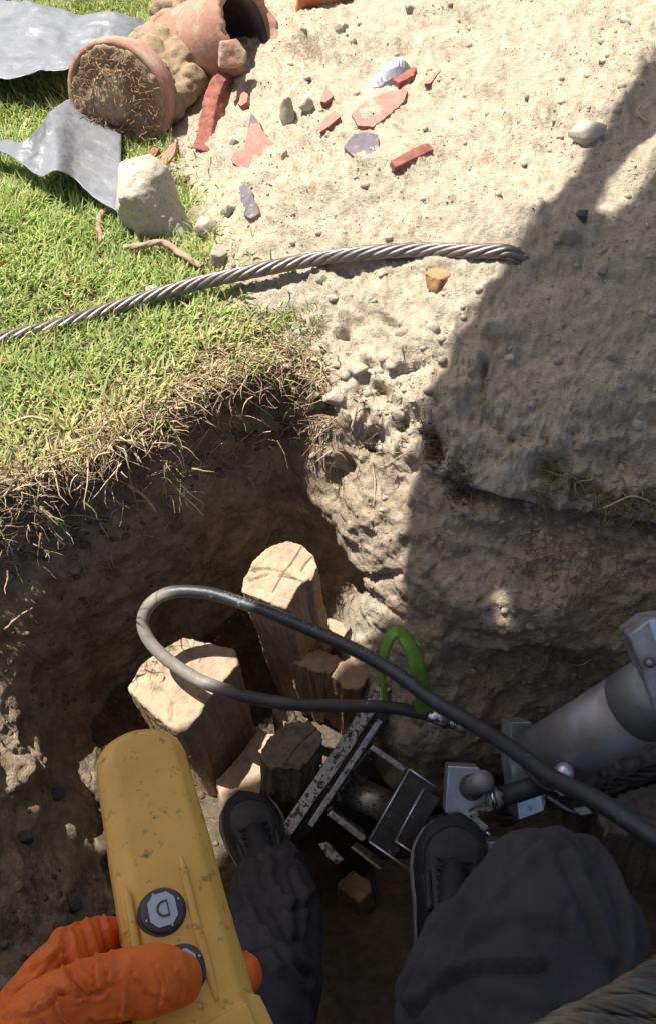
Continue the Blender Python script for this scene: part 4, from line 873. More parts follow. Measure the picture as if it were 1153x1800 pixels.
wood([(580, 1190, t4), (597, 1163, t4 + .01), (625, 1155, t4 + .02), (648, 1168, t4 + .01), (656, 1184, t4), (632, 1216, t4 - .01), (606, 1210, t4 - .01)], (612, 1330, 1.78), 'brown', 'smaller wood post right of the splintered piece, its top in shade', .0034, .95, grain=.003, seed=11, chips=.005)
t5 = 1.34
wood([(460, 1328, t5), (470, 1300, t5 + .01), (490, 1280, t5 + .015), (515, 1268, t5 + .02), (545, 1268, t5 + .015), (565, 1285, t5 + .01), (568, 1305, t5), (552, 1325, t5 - .01), (525, 1352, t5 - .015), (490, 1350, t5 - .015), (465, 1348, t5 - .01)], (506, 1490, 1.52), 'old', 'dark weathered wood post beside the left shoe', .0034, .98, grain=.004, seed=14, chips=.006, cracks=[[(560, 1278, t5), (525, 1310, t5), (500, 1345, t5)]])
wood([(380, 1372, 1.44), (420, 1330, 1.46), (455, 1285, 1.47), (482, 1292, 1.47), (462, 1345, 1.45), (458, 1402, 1.42), (395, 1430, 1.41)], (440, 1470, 1.76), 'cut', 'low wood block touching the toe of the left shoe, partly sunlit', .004, 1, seed=17, grain=.001)
wood([(590, 1555, 1.38), (618, 1530, 1.40), (652, 1545, 1.39), (655, 1568, 1.38), (632, 1588, 1.37)], (640, 1660, 1.5), 'brown', 'reddish wood lump in the dark below the machine frame', .004, 1, seed=19)
wood([(550, 1575, 1.45), (568, 1562, 1.46), (625, 1630, 1.44), (612, 1648, 1.43)], (600, 1670, 1.5), 'brown', 'narrow brown wood batten on the dark pit floor', .004, 1, seed=20)
wood([(738, 1362, 1.46), (752, 1332, 1.48), (775, 1350, 1.48), (790, 1385, 1.46), (760, 1390, 1.45)], (770, 1450, 1.6), 'brown', 'reddish brown wood chunk between black block and bracket', .004, 1, seed=22)
wood([(478, 1245, 1.5), (500, 1238, 1.51), (512, 1290, 1.5), (500, 1300, 1.5)], (505, 1360, 1.6), 'brown', 'thin dark wood strip between the blocks', .004, 1, seed=23)
wood([(1000, 1352, 1.24), (1110, 1305, 1.2), (1300, 1215, 1.15), (1310, 1265, 1.15), (1153, 1330, 1.2), (1018, 1380, 1.24)], (1110, 1400, 1.36), 'dusty', 'dusty timber beam just below the steel cylinder', .005, 1, seed=25, grain=.004, name='timber_beam', cat='beam')
wood([(1040, 1420, 1.3), (1100, 1390, 1.28), (1300, 1330, 1.22), (1300, 1400, 1.2), (1150, 1460, 1.24), (1060, 1470, 1.28)], (1120, 1530, 1.45), 'dusty', 'dusty timber below the black wire rope at right', .005, 1, seed=27, grain=.005, name='timber_beam', cat='beam')

# green sling loop
c_ = crom([P(678, 1240, 1.31), P(672, 1190, 1.28), P(674, 1150, 1.26), P(688, 1116, 1.25), P(704, 1114, 1.25), P(722, 1140, 1.24), P(734, 1175, 1.24), P(742, 1215, 1.26), P(745, 1250, 1.29)], 50)
T_, N_, B_ = frames(c_); vv = []
for i in range(50):
    k = i / 49; f_ = Vector(CAM - Vector(c_[i])).normalized(); t_ = Vector(T_[i]); w1 = t_.cross(f_).normalized(); n1 = w1.cross(t_); tw = 1.15 * (1 - k) + .35; wd = .015; ax_ = (w1 * math.cos(tw) + n1 * math.sin(tw)) * wd; nx = (n1 * math.cos(tw) - w1 * math.sin(tw)) * .003
    for sgn in ((-1, -1), (-.5, -1.5), (.5, -1.5), (1, -1), (1, 1), (.5, 1.5), (-.5, 1.5), (-1, 1)): vv.append(Vector(c_[i]) + ax_ * sgn[0] + nx * sgn[1])
i = np.arange(49)[:, None] * 8; j = np.arange(8)[None]; f_ = np.stack([i + j, i + (j + 1) % 8, i + 8 + (j + 1) % 8, i + 8 + j], -1).reshape(-1, 4)
solo('lifting_sling', np_mesh('sling', np.array([tuple(q) for q in vv]), [f_]), M['green'], 'bright green webbing sling loop against the pit wall', 'sling')

# ------------------------------------------------------------------ machine in the pit
tm = lambda px, py: 1.37 - (py - 1200) / 280 * .07          # the frame tips a little towards us
def Pm(px, py, o=0): return P(px, py, tm(px, py) + o)
mc = empty('hydraulic_puller_frame', Pm(600, 1400, .1), 'black and bare-steel hydraulic pulling frame on the pit floor between the shoes', 'machine frame')
put('side_beam', slab(Pm(490, 1461), Pm(504, 1482), Pm(672, 1192), .05), M['speckled'], mc)
put('rail', slab(Pm(541, 1449, .01), Pm(550, 1455, .01), Pm(663, 1263, .01), .09), M['edge_metal'], mc)
put('black_web', slab(Pm(506, 1480, .035), Pm(541, 1470, .035), Pm(680, 1225, .035), .02), M['blackpaint'], mc)
put('cross_bar', slab(Pm(649, 1317, .015), Pm(655, 1309, .015), Pm(709, 1358, .015), .08), M['edge_metal'], mc)
put('cross_bar', slab(Pm(575, 1433, .015), Pm(583, 1425, .015), Pm(636, 1480, .015), .08), M['edge_metal'], mc)
v_, f_ = tube_np(np.array([tuple(P(612, 1386, 1.42)), tuple(P(690, 1424, 1.40))]), .030, 40); put('drive_shaft', np_mesh('sh', v_, f_), M['edge_metal'], mc)
v_, f_ = tube_np(np.array([tuple(P(600, 1380, 1.43)), tuple(P(614, 1387, 1.42))]), .034, 40); put('shaft_collar', np_mesh('sh', v_, f_), M['speckled'], mc)
put('head_block', slab(P(719, 1353, 1.30), P(763, 1383, 1.29), P(648, 1478, 1.26), .07, .002), M['blackpaint'], mc)
put('raised_plate', slab(P(744, 1387, 1.285), P(772, 1404, 1.28), P(695, 1478, 1.25), .02, .0015), M['blackpaint'], mc)
for A, B in (((719, 1352, 1.298), (648, 1478, 1.258)), ((648, 1479, 1.258), (735, 1540, 1.24)), ((744, 1386, 1.283), (695, 1478, 1.248)), ((719, 1352, 1.298), (764, 1383, 1.288)), ((694, 1478, 1.248), (735, 1506, 1.235))):
    v_, f_ = tube_np(np.array([tuple(P(*A)), tuple(P(*B))]), .0018, 8); put('worn_edge', np_mesh('e', v_, f_, False), M['plate'], mc)
put('lower_bracket', poly_slab([P(560, 1484, 1.34), P(575, 1480, 1.34), P(604, 1512, 1.33), P(592, 1520, 1.33), P(575, 1508, 1.33)], .02), M['speckled'], mc)
put('lower_bar', slab(P(616, 1491, 1.3), P(619, 1487, 1.3), P(668, 1532, 1.28), .04), M['edge_metal'], mc)
put('under_plate', slab(P(590, 1500, 1.45), P(800, 1420, 1.47), P(640, 1640, 1.42), .03), M['blackpaint'], mc)
put('floor_plate', slab(P(560, 1440, 1.47), P(690, 1260, 1.5), P(700, 1500, 1.46), .02), M['blackpaint'], mc)
for a, b in ((571, 1350), (564, 1346)): 
    bm = bmesh.new(); add_sphere(bm, P(a, b, 1.355), .006, 2); put('nut', rough(bm_mesh(bm), [(300, .001, 2)]), M['chrome'], mc)
# bracket plate and coupler
br = empty('mounting_bracket', P(810, 1400, 1.3), 'pale steel bracket plate with a round boss right of the black block', 'bracket')
put('plate', poly_slab([P(787, 1346, 1.26), P(840, 1349, 1.26), P(850, 1362, 1.26), P(852, 1384, 1.255), P(853, 1417, 1.25), P(834, 1421, 1.25), P(825, 1424, 1.25), P(826, 1440, 1.25), P(803, 1436, 1.25), P(782, 1429, 1.25)], .035, .002), M['plate'], br)
v_, f_ = tube_np(np.array([tuple(P(828, 1384, 1.262)), tuple(P(850, 1372, 1.20))]), .0165, 32); put('boss', np_mesh('b', v_, f_), M['steel'], br)
v_, f_ = tube_np(np.array([tuple(P(828, 1385, 1.27)), tuple(P(829, 1384, 1.248))]), .021, 32); put('boss_ring', np_mesh('b', v_, f_), M['stone_dark'], br)
put('foot_link', slab(P(822, 1436, 1.24), P(830, 1429, 1.24), P(850, 1462, 1.23), .012), M['plate'], br)
for a, b in ((822, 1445), (857, 1466)):
    v_, f_ = tube_np(np.array([tuple(P(a, b, 1.245)), tuple(P(a, b, 1.22))]), .0055, 6); put('bolt', np_mesh('b', v_, f_, False), M['chrome'], br)
put('link_arm', slab(P(822, 1432, 1.235), P(827, 1440, 1.235), P(862, 1416, 1.23), .012), M['speckled'], br)
put('side_lug', slab(P(838, 1482, 1.25), P(838, 1500, 1.25), P(880, 1478, 1.25), .02), M['plate'], br)
# piston rod with coupler rings
rd = empty('ram_rod', P(920, 1390, 1.25), 'dark ram rod with ringed coupler ending beside the bracket plate', 'rod')
def cyl(a, b, r, seg=28): v_, f_ = tube_np(np.array([tuple(P(*a)), tuple(P(*b))]), r, seg); return np_mesh('c', v_, f_)
put('rod', cyl((880, 1402, 1.22), (985, 1366, 1.22), .0165), M['rubber'], rd)
put('coupler_ring', cyl((861, 1404, 1.21), (867, 1403, 1.21), .0165), M['chrome'], rd)
put('coupler_ring', cyl((869, 1402, 1.212), (874, 1401, 1.212), .0175), M['steel'], rd)
put('coupler_hub', cyl((856, 1406, 1.21), (882, 1401, 1.215), .0115), M['speckled'], rd)
# cylinder
cy = empty('hydraulic_cylinder', P(1000, 1310, 1.2), 'large scuffed steel hydraulic cylinder slanting in from the right edge', 'hydraulic cylinder')
cA_, cB_ = P(958, 1333, 1.215), P(1112, 1243, 1.085); ax_ = (cB_ - cA_).normalized()
def cy_tube(a, b, r, seg=64):
    v_, f_ = tube_np(np.array([tuple(cA_ + ax_ * a), tuple(cA_ + ax_ * b)]), r, seg); return np_mesh('c', v_, f_)
LC = (cB_ - cA_).length
put('barrel', cy_tube(0, LC, .053), M['steel'], cy); put('barrel_seam', cy_tube(LC - .002, LC + .0015, .0515), M['stone_dark'], cy); put('gland', cy_tube(LC + .0015, LC + .09, .0535), M['steel'], cy)
put('weld_ring', cy_tube(-.004, .003, .0555), M['stone_dark'], cy)
put('end_block', poly_slab([P(1104, 1116, .99), P(1138, 1090, .99), P(1330, 1060, .96), P(1360, 1230, .96), P(1190, 1330, .98), P(1153, 1255, .985), P(1128, 1180, .99)], .07, .003), mat('grey_steel', (.48, .45, .43), .6, (.22, .2, .2), 30, metal=.5, c3=(.1, .08, .06), sc3=70, thr3=(.6, .75), metal3=.1, bump=.2, bsc=200), cy)
put('end_plate', poly_slab([P(1138, 1090, .985), P(1150, 1088, .985), P(1180, 1160, .975), P(1158, 1150, .98)], .012, .001), M['plate'], cy)
v_, f_ = tube_np(np.array([tuple(P(1141, 1165, .995)), tuple(P(1141, 1165, .984))]), .0072, 24); o = put('bolt', np_mesh('b', v_, f_), M['stone_dark'], cy)
v_, f_ = tube_np(np.array([tuple(P(1141, 1165, .99)), tuple(P(1141, 1165, .9825))]), .0045, 6); put('socket', np_mesh('b', v_, f_, False), M['steel'], o)
put('flange_plate', poly_slab([P(898, 1270, 1.25), P(934, 1269, 1.26), P(960, 1400, 1.25), P(955, 1425, 1.24), P(911, 1442, 1.24), P(897, 1345, 1.25)], .05, .0015), M['plate'], cy)
bm = bmesh.new(); add_sphere(bm, P(991, 1357, 1.12), .0145, 3); put('ball_knob', bm_mesh(bm, sm=True), M['plate'], cy)
for a, b in ((975, 1391), (1010, 1425)): put('lever', slab(P(a, b, 1.1), P(a + 10, b + 9, 1.1), P(a + 22, b - 4, 1.1), .01), M['steel'], cy)
v_ = crom([P(960, 1400, 1.17), P(1000, 1425, 1.14), P(1030, 1432, 1.12)], 20); vq, fq = tube_np(v_, .006, 12); put('lever_arm', np_mesh('l', vq, fq), M['blackpaint'], cy)

# ------------------------------------------------------------------ hose
HP = [(1400, 1600, .64), (1250, 1535, .69), (1145, 1470, .735), (1050, 1408, .79), (964, 1364, .86), (896, 1314, .93), (830, 1272, 1.0), (760, 1231, 1.06), (690, 1180, 1.11), (605, 1133, 1.15), (493, 1085, 1.21), (420, 1058, 1.24), (370, 1043, 1.25), (320, 1039, 1.255), (285, 1047, 1.26), (260, 1068, 1.265), (252, 1098, 1.27), (266, 1130, 1.27), (300, 1163, 1.27), (350, 1195, 1.265), (400, 1214, 1.26), (450, 1228, 1.26), (520, 1238, 1.26), (600, 1241, 1.27), (680, 1243, 1.28), (754, 1256, 1.30)]
hc = crom([P(*q) for q in HP], 420); HR = np.interp(np.arange(420), [0, 60, 200, 330, 419], [.0105, .0105, .0108, .0112, .0108])
hs = empty('hydraulic_hose', P(*HP[10]), 'thick black rubber hose looping over the wood blocks, with sunlight tinted pale into the bend', 'hose')
v_, f_ = tube_np(hc, HR, 28); me = rough(np_mesh('h', v_, f_), [(70, .0004, 2)]); kk_ = np.arange(len(v_)) // 28; sun_dust = np.clip(sstep(215, 240, kk_) * (1 - .85 * sstep(318, 345, kk_)) + .12 * np.clip(fbm(v_, 30, 3, 77), 0, 1), 0, 1)
vcol(me, np.array([.022, .025, .030]) * (1 - sun_dust[:, None]) + np.array([.25, .225, .185]) * sun_dust[:, None]); put('hose_body', me, M['rubber_sun_dust'], hs)  # pale bend is sunlight painted into the colour, plus faint dust overall
sun_dustm = None
fe = P(754, 1256, 1.30); put('ferrule', cyl((750, 1255, 1.298), (786, 1268, 1.30), .0138), M['chrome'], hs); put('fitting', cyl((785, 1268, 1.30), (800, 1276, 1.30), .0085, 6), M['chrome'], hs); put('elbow', cyl((798, 1275, 1.30), (816, 1285, 1.31), .0065), M['steel'], hs)
for k in range(10):
    a = k / 10 * 2 * math.pi; A = P(754, 1257, 1.30); B = P(783, 1267, 1.30); u_ = (B - A).normalized(); o1 = u_.orthogonal().normalized(); o2 = u_.cross(o1); off = (o1 * math.cos(a) + o2 * math.sin(a)) * .0138
    v_, f_ = tube_np(np.array([tuple(A + off), tuple(B + off)]), .0011, 6); put('crimp_ridge', np_mesh('r', v_, f_), M['chrome'], hs)
def text_mesh(s_):
    cu = bpy.data.curves.new('t', 'FONT'); cu.body = s_; cu.size = 1; cu.resolution_u = 3; o = bpy.data.objects.new('t', cu); COL.objects.link(o); bpy.context.view_layer.update()
    me = bpy.data.meshes.new_from_object(o.evaluated_get(bpy.context.evaluated_depsgraph_get())); bpy.data.objects.remove(o); return me
def hose_text(s_, i0, i1, phi0):
    me = text_mesh(s_); bm = bmesh.new(); bm.from_mesh(me); bmesh.ops.triangulate(bm, faces=bm.faces[:]); bm.to_mesh(me); bm.free(); tv = verts_of(me); W_ = tv[:, 0].max(); out = []
    arc = np.concatenate([[0], np.cumsum(np.linalg.norm(np.diff(hc, axis=0), axis=1))]); L0, L1 = arc[i0], arc[i1]; size = abs(L0 - L1) / W_
    for q in tv:
        s = L0 + (L1 - L0) * q[0] / W_; c = np.array([np.interp(s, arc, hc[:, k]) for k in range(3)]); k = int(np.searchsorted(arc, s)); tg = Vector(hc[min(k + 1, 419)] - hc[max(k - 1, 0)]).normalized(); c = Vector(c); u_ = CAM - c; u_ = (u_ - tg * u_.dot(tg)).normalized(); w_ = tg.cross(u_)
        if w_.z < 0 or w_.y < 0: w_ = -w_
        ph = phi0 + (q[1] - .35) * size / .0108; out.append(c + (u_ * math.cos(ph) + w_ * math.sin(ph)) * (.0108 + .0005))
    set_verts(me, np.array([tuple(q) for q in out])); return me
put('printed_text', hose_text('HYDRAULIC HOSE   MAX. W.P. 10,000 PSI', 193, 138, .55), M['ink'], hs)

# ------------------------------------------------------------------ yellow remote control
A0, B0 = P(238, 1268, .624), P(360, 1830, .455); yv = (A0 - B0).normalized(); mid = (A0 + B0) / 2; nv_ = CAM - mid; nv_ = (nv_ - yv * nv_.dot(yv)).normalized()
nv_ = Matrix.Rotation(R(9), 3, yv) @ nv_; nv_ = nv_ if (nv_.dot(Vector((-1, 0, 0))) > 0 or True) else nv_; xv = yv.cross(nv_).normalized()
def lc(px, py):
    d_ = ray(px, py); t_ = (A0 - CAM).dot(nv_) / d_.dot(nv_); p = CAM + d_ * t_ - A0; return (p.dot(xv), p.dot(yv))
def W(x_, y_, z_=0): return A0 + xv * x_ + yv * y_ + nv_ * z_
def F_(px, py, h): x_, y_ = lc(px, py); return W(x_, y_, h)
print('PENDANT', lc(240, 1284), lc(180, 1350), lc(300, 1350), lc(215, 1600), lc(400, 1600), lc(430, 1730), lc(450, 1800))
rc = empty('remote_control', A0, 'worn yellow handheld remote control held in the orange glove', 'remote control')
bm = bmesh.new()
wl, wr_ = -.0345, .0370
def outline(ins, ybot):
    pts_ = []; cx = (wl + wr_) / 2; hw = (wr_ - wl) / 2 - ins; cyy = -.030
    pts_.append((cx - hw - (.001), ybot))
    for k in range(13): a = math.pi - k / 12 * math.pi; pts_.append((cx + hw * math.cos(a) * 1.0, cyy + (.030 - ins) * math.sin(a) ** .9 if math.sin(a) > 0 else cyy))
    pts_.append((cx + hw + .001, ybot)); return pts_
def grow(y_): return 1 + .10 * min(1, max(0, -y_ / .22))
layers = [(.0135, 0), (.0105, -.0012), (.003, -.0085), (.0, -.014), (.0, -.034), (.004, -.044), (.012, -.048)]
rows = []
for ins, z_ in layers: rows.append([bm.verts.new(W(a * grow(b), b, z_)) for a, b in outline(ins, -.36)])
for i in range(len(rows) - 1):
    for j in range(len(rows[0])): k = (j + 1) % len(rows[0]); bm.faces.new([rows[i][j], rows[i][k], rows[i + 1][k], rows[i + 1][j]])
bm.faces.new(rows[0]); bm.faces.new(rows[-1][::-1])
me = bm_mesh(bm); 
def boxl(x0, x1, y0, y1, z0, z1, taper=.002): 
    return prism([W(x0 + taper, y0 + taper, z1), W(x1 - taper, y0 + taper, z1), W(x1 - taper, y1 - taper, z1), W(x0 + taper, y1 - taper, z1)], -nv_ * (z1 - z0), 1.06)
yl = lc(440, 1775)[1]
bm = bmesh.new(); bm.from_mesh(me); bm.from_mesh(prism([W(-.028, yl - .005, .004), W(.030, yl + .004, .004), W(.034, yl - .02, .004), W(.034, yl - .14, .004), W(-.030, yl - .14, .004)], -nv_ * .045, 1.12))
bm.from_mesh(prism([W(.034, yl + .012, -.006), W(.042, yl + .009, -.008), W(.048, yl - .02, -.01), W(.050, yl - .14, -.01), W(.030, yl - .14, -.004)], -nv_ * .036, 1.0))
me = bpy.data.meshes.new('h'); bm.to_mesh(me); bm.free()
me = rough(remesh(me, .0014, 3), [(25, .0008, 2), (120, .0002, 2)], 4); put('housing', me, M['yellow'], rc)
def rib(a, b, c, w_, h_):
    pa_, pb2, pc_ = [Vector((*lc(*q), 0)) for q in (a, b, c)]; cc_ = crom([W(pa_.x, pa_.y, -.0005), W(pb2.x, pb2.y, 0), W(pc_.x, pc_.y, 0)], 24); r_ = np.interp(np.linspace(0, 1, 24), [0, .12, .8, 1], [.15, .8, 1, .5]) * w_; v_, f_ = tube_np(cc_, r_, 12); return np_mesh('rib', v_, f_)
put('rib', rib((221, 1556), (236, 1640), (252, 1760), .0032, 0), M['yellow'], rc)
put('rib', rib((318, 1502), (345, 1620), (382, 1760), .0036, 0), M['yellow'], rc)
def disc(cx, cy_, r, z0, z1, seg=48, r2=None):
    r2 = r2 or r; v_ = []; 
    for rr2, z_ in ((r, z0), (r, z1 - .0008), (r2, z1)): v_ += [W(cx + rr2 * math.cos(a), cy_ + rr2 * math.sin(a), z_) for a in np.linspace(0, 2 * math.pi, seg, endpoint=False)]
    v_ = np.array([tuple(q) for q in v_]); i = np.arange(2)[:, None] * seg; j = np.arange(seg)[None]; f_ = np.stack([i + j, i + (j + 1) % seg, i + seg + (j + 1) % seg, i + seg + j], -1).reshape(-1, 4)
    v_ = np.vstack([v_, np.array(tuple(W(cx, cy_, z1)))]); jj = np.arange(seg); f3 = np.stack([np.full(seg, 3 * seg), 2 * seg + jj, 2 * seg + (jj + 1) % seg], -1); return np_mesh('d', v_, [f_, f3], False)
def flatpoly(pl, z_, th=.0006): return prism([W(a, b, z_) for a, b in pl], -nv_ * th)
for bi, (bx, by) in enumerate(((286, 1603), (322, 1706))):
    x_, y_ = lc(bx, by)
    put('button_seat', disc(x_, y_, .0168, -.003, .0006, r2=.0160), M['stone_dark'], rc)
    b_ = put('button', disc(x_, y_, .0150, -.001, .0034, r2=.0140), M['bezel'], rc)
    put('key_cap', flatpoly([(x_ + a * .0093, y_ + b * .0112) for a, b in ((-.5, 1), (.5, 1), (1, .55), (1, -.55), (.5, -1), (-.5, -1), (-1, -.55), (-1, .55))], .0041), M['keycap'], b_)
    # the letter: an outlined D standing on its head
    D = [(.0042, .0056)] + [(.0008 - .0062 * math.sin(a) * .8, .0056 * math.cos(a)) for a in np.linspace(0.0, math.pi, 12)] + [(.0042, -.0056)]
    Di = [(a * .72 + .0003, b * .74) for a, b in D]; bm = bmesh.new(); o1 = [bm.verts.new(W(x_ + a, y_ + b, .0046)) for a, b in D]; i1 = [bm.verts.new(W(x_ + a, y_ + b, .0046)) for a, b in Di]
    for k in range(len(D)): q = (k + 1) % len(D); bm.faces.new([o1[k], o1[q], i1[q], i1[k]])
    put('letter', bm_mesh(bm), M['symbol'], b_)
    for k in range(4):
        a = .35 + k * math.pi / 2; put('tick_mark', flatpoly([(x_ + math.cos(a + s_) * r2, y_ + math.sin(a + s_) * r2) for s_, r2 in ((-.05, .0118), (.05, .0118), (.05, .0132), (-.05, .0132))], .0038, .0004), M['keycap'], b_)

# ------------------------------------------------------------------ the person (seen from above: legs, shoes, gloved hand)
hipR, kneeR, ankR = Vector((.13, -.30, .06)), P(948, 1555, .745), P(790, 1670, 1.16)
hipL, kneeL, ankL = Vector((-.05, -.32, .06)), P(395, 1870, .72), P(474, 1530, 1.30)
fingers = [  # px,py,height over the remote's face
 [(50, 1760, -.016), (110, 1668, -.022), (175, 1608, -.045), (230, 1590, -.064), (290, 1600, -.068), (380, 1640, -.062), (432, 1660, -.044), (436, 1690, -.026)],
 [(80, 1750, -.02), (160, 1720, -.045), (230, 1710, -.066), (320, 1725, -.070), (390, 1750, -.06), (418, 1770, -.042)],
 [(80, 1830, -.02), (160, 1820, -.048), (230, 1810, -.068), (330, 1820, -.070), (410, 1840, -.050)],
 [(90, 1900, -.02), (160, 1900, -.045), (230, 1890, -.062), (320, 1900, -.064), (380, 1910, -.05)]]
frad = [[.022, .0185, .0165, .0145, .0135, .013, .0128, .011], [.016, .015, .014, .013, .0125, .010], [.015, .0145, .0135, .0125, .010], [.0135, .013, .012, .011, .009]]
thumb = [(10, 1900, -.012), (60, 1830, .0), (130, 1775, .012), (205, 1752, .0175), (275, 1742, .0180), (312, 1736, .0150)]; trad = [.028, .026, .0205, .0185, .0190, .0135]
palm = [(20, 1960, -.03), (25, 1870, -.028), (50, 1800, -.030), (85, 1740, -.034)]; prad = [.028, .034, .033, .026]
def hand(bm, k=1.0, cut=0):
    for pts_, rd_ in list(zip(fingers, frad)) + [(thumb, trad), (palm, prad)]: chain(bm, [F_(*q) for q in pts_], [r * k for r in rd_], 26)
wr_c = F_(20, 1960, -.03); elb = Vector((-.38, -.22, .28)); shL = Vector((-.17, -.36, .55)); shR = Vector((.20, -.36, .55))
RP_ = [hipR, P(895, 1860, .66), P(915, 1750, .69), P(950, 1640, .72), P(972, 1570, .765), P(965, 1590, .86), P(905, 1640, .96), P(850, 1680, 1.05), P(805, 1700, 1.12)]
LP_ = [hipL, P(330, 2050, .66), P(390, 1870, .72), P(420, 1815, .82), P(465, 1700, 1.0), P(478, 1610, 1.12), P(478, 1545, 1.24), P(470, 1510, 1.29)]
def limbs(bm, k=1.0, arms=True):
    chain(bm, RP_, [r * k for r in (.095, .088, .08, .066, .052, .05, .045, .04, .036)], 40)
    chain(bm, LP_, [r * k for r in (.095, .085, .075, .065, .058, .052, .045, .038)], 40)
    add_sphere(bm, (.04, -.33, .07), (.17 * k, .12 * k, .12 * k), 3)
bm = bmesh.new(); limbs(bm, .86)
chain(bm, [Vector((.04, -.34, .08)), Vector((.03, -.38, .30)), Vector((.015, -.38, .50))], [.13, .13, .13], 20); chain(bm, [shL, Vector((.015, -.37, .56)), shR], [.06, .075, .06], 16)
chain(bm, [Vector((.015, -.37, .58)), Vector((.015, -.33, .70))], [.055, .052], 8); add_sphere(bm, (.015, -.31, .79), (.078, .098, .115), 3); add_sphere(bm, (.015, -.205, .775), (.013, .02, .02), 2)
for sx in (-1, 1): add_sphere(bm, (.015 + sx * .08, -.31, .78), (.012, .02, .03), 2)
chain(bm, [shL, elb, wr_c], [.052, .042, .028], 24); hand(bm, .82)
chain(bm, [shR, Vector((.36, -.30, .40)), Vector((.20, -.17, .66))], [.052, .042, .028], 24); chain(bm, [Vector((.20, -.17, .66)), Vector((.14, -.12, .74)), Vector((.11, -.09, .80))], [.03, .036, .018], 10)
for A, B in ((ankR, P(812, 1470, 1.19)), (ankL, P(440, 1430, 1.35))): chain(bm, [A, (A + B) / 2 - Vector((0, 0, .02)), B], [.038, .036, .028], 12)
me = remesh(bm_mesh(bm), .006, 4); pe = link('person', me, M['skin']); bpy.context.view_layer.update(); tag(pe, 'person seated at the pit edge in dark grey trousers, black shoes and an orange glove', 'person')
# trousers
bm = bmesh.new(); TK = 1.0
nk = lambda p, q, t_: p.lerp(q, t_)
RP_ = [hipR, P(895, 1860, .66), P(915, 1750, .69), P(950, 1640, .72), P(972, 1570, .765), P(965, 1590, .86), P(905, 1640, .96), P(850, 1680, 1.05), P(805, 1700, 1.12)]
chain(bm, RP_, [.115, .104, .096, .081, .066, .064, .058, .050, .046], 60)
LP_ = [hipL, P(330, 2050, .66), P(390, 1870, .72), P(420, 1815, .82), P(465, 1700, 1.0), P(478, 1610, 1.12), P(478, 1545, 1.24), P(470, 1510, 1.29)]
chain(bm, LP_, [.115, .102, .092, .082, .076, .071, .062, .050], 60)
add_sphere(bm, (.04, -.34, .06), (.185, .135, .13), 3)
# loose side fold at the right knee, flapping hem of the left leg
chain(bm, [P(1060, 1560, .80), P(1098, 1610, .80), P(1108, 1670, .79), P(1085, 1730, .76)], [.016, .014, .013, .016], 16)
chain(bm, [P(515, 1505, 1.27), P(540, 1560, 1.24), P(535, 1610, 1.2), P(510, 1640, 1.14)], [.012, .014, .014, .02], 16)
me = remesh(bm_mesh(bm), .0045, 3); v_ = verts_of(me); n_ = norms_of(me)
def folds(v_, A, B, C_, k, amp, wid, L_):
    """soft ridge along the curve A-B-C"""
    q = crom([A, B, C_], 24); d2 = np.full(len(v_), 9.); 
    for p in q: d2 = np.minimum(d2, np.linalg.norm(v_ - p, axis=1))
    return amp * np.exp(-(d2 / wid) ** 2)
dd = .007 * ridge(v_ * np.array([1.1, .4, .5]), 12, 3, 90) - .003 + .004 * ridge(v_ * np.array([1.2, .5, .5]), 26, 2, 94) + .004 * fbm(v_, 9, 2, 92)
set_verts(me, v_ + n_ * dd[:, None])
me = creases(me, [([(905, 1470), (820, 1570), (770, 1650), (720, 1760)], 9, .007), ([(960, 1480), (850, 1600), (790, 1700), (740, 1800)], 10, .006), ([(720, 1770), (800, 1706), (870, 1690), (945, 1692)], 9, .008), ([(1000, 1500), (1040, 1580), (1075, 1680)], 10, .007), ([(1040, 1470), (1080, 1540), (1105, 1640), (1090, 1720)], 7, .007), ([(890, 1520), (960, 1500), (1030, 1520)], 12, .003), ([(830, 1640), (900, 1600), (980, 1620)], 14, .003), ([(1010, 1600), (1005, 1640), (1020, 1660)], 8, .004), ([(860, 1740), (960, 1760), (1060, 1740)], 16, .003), ([(760, 1640), (700, 1740), (680, 1800)], 7, .006),
  ([(405, 1590), (450, 1570), (520, 1585), (548, 1570)], 7, .008), ([(470, 1500), (480, 1560), (520, 1640)], 8, .008), ([(420, 1530), (440, 1600), (480, 1680)], 8, .007), ([(520, 1530), (535, 1590), (530, 1650)], 6, .006), ([(400, 1630), (470, 1655), (540, 1700)], 9, .008), ([(430, 1640), (500, 1700), (590, 1790)], 8, .006), ([(410, 1700), (470, 1740), (540, 1800)], 10, .004), ([(440, 1490), (480, 1500), (530, 1500)], 5, .006)]); v_ = verts_of(me); n_ = norms_of(me); dd = np.zeros(len(v_))
set_verts(me, v_ + n_ * dd[:, None]); put('trousers', me, M['cloth'], pe)
bm = bmesh.new(); chain(bm, [Vector((.04, -.35, .16)), Vector((.03, -.39, .30)), Vector((.015, -.385, .50))], [.143, .143, .14], 20); chain(bm, [shL, Vector((.015, -.375, .555)), shR], [.075, .085, .075], 16); chain(bm, [shL, elb, elb.lerp(wr_c, .6)], [.066, .056, .044], 20); chain(bm, [shR, Vector((.36, -.30, .40)), Vector((.23, -.20, .60))], [.066, .056, .042], 20)
put('shirt', rough(remesh(bm_mesh(bm), .007, 2), [(12, .006, 3)]), M['shirt'], pe)
bm = bmesh.new(); add_sphere(bm, (.015, -.325, .82), (.084, .10, .10), 3); put('hair', rough(remesh(bm_mesh(bm), .006, 1), [(60, .004, 3)]), M['stone_dark'], pe)
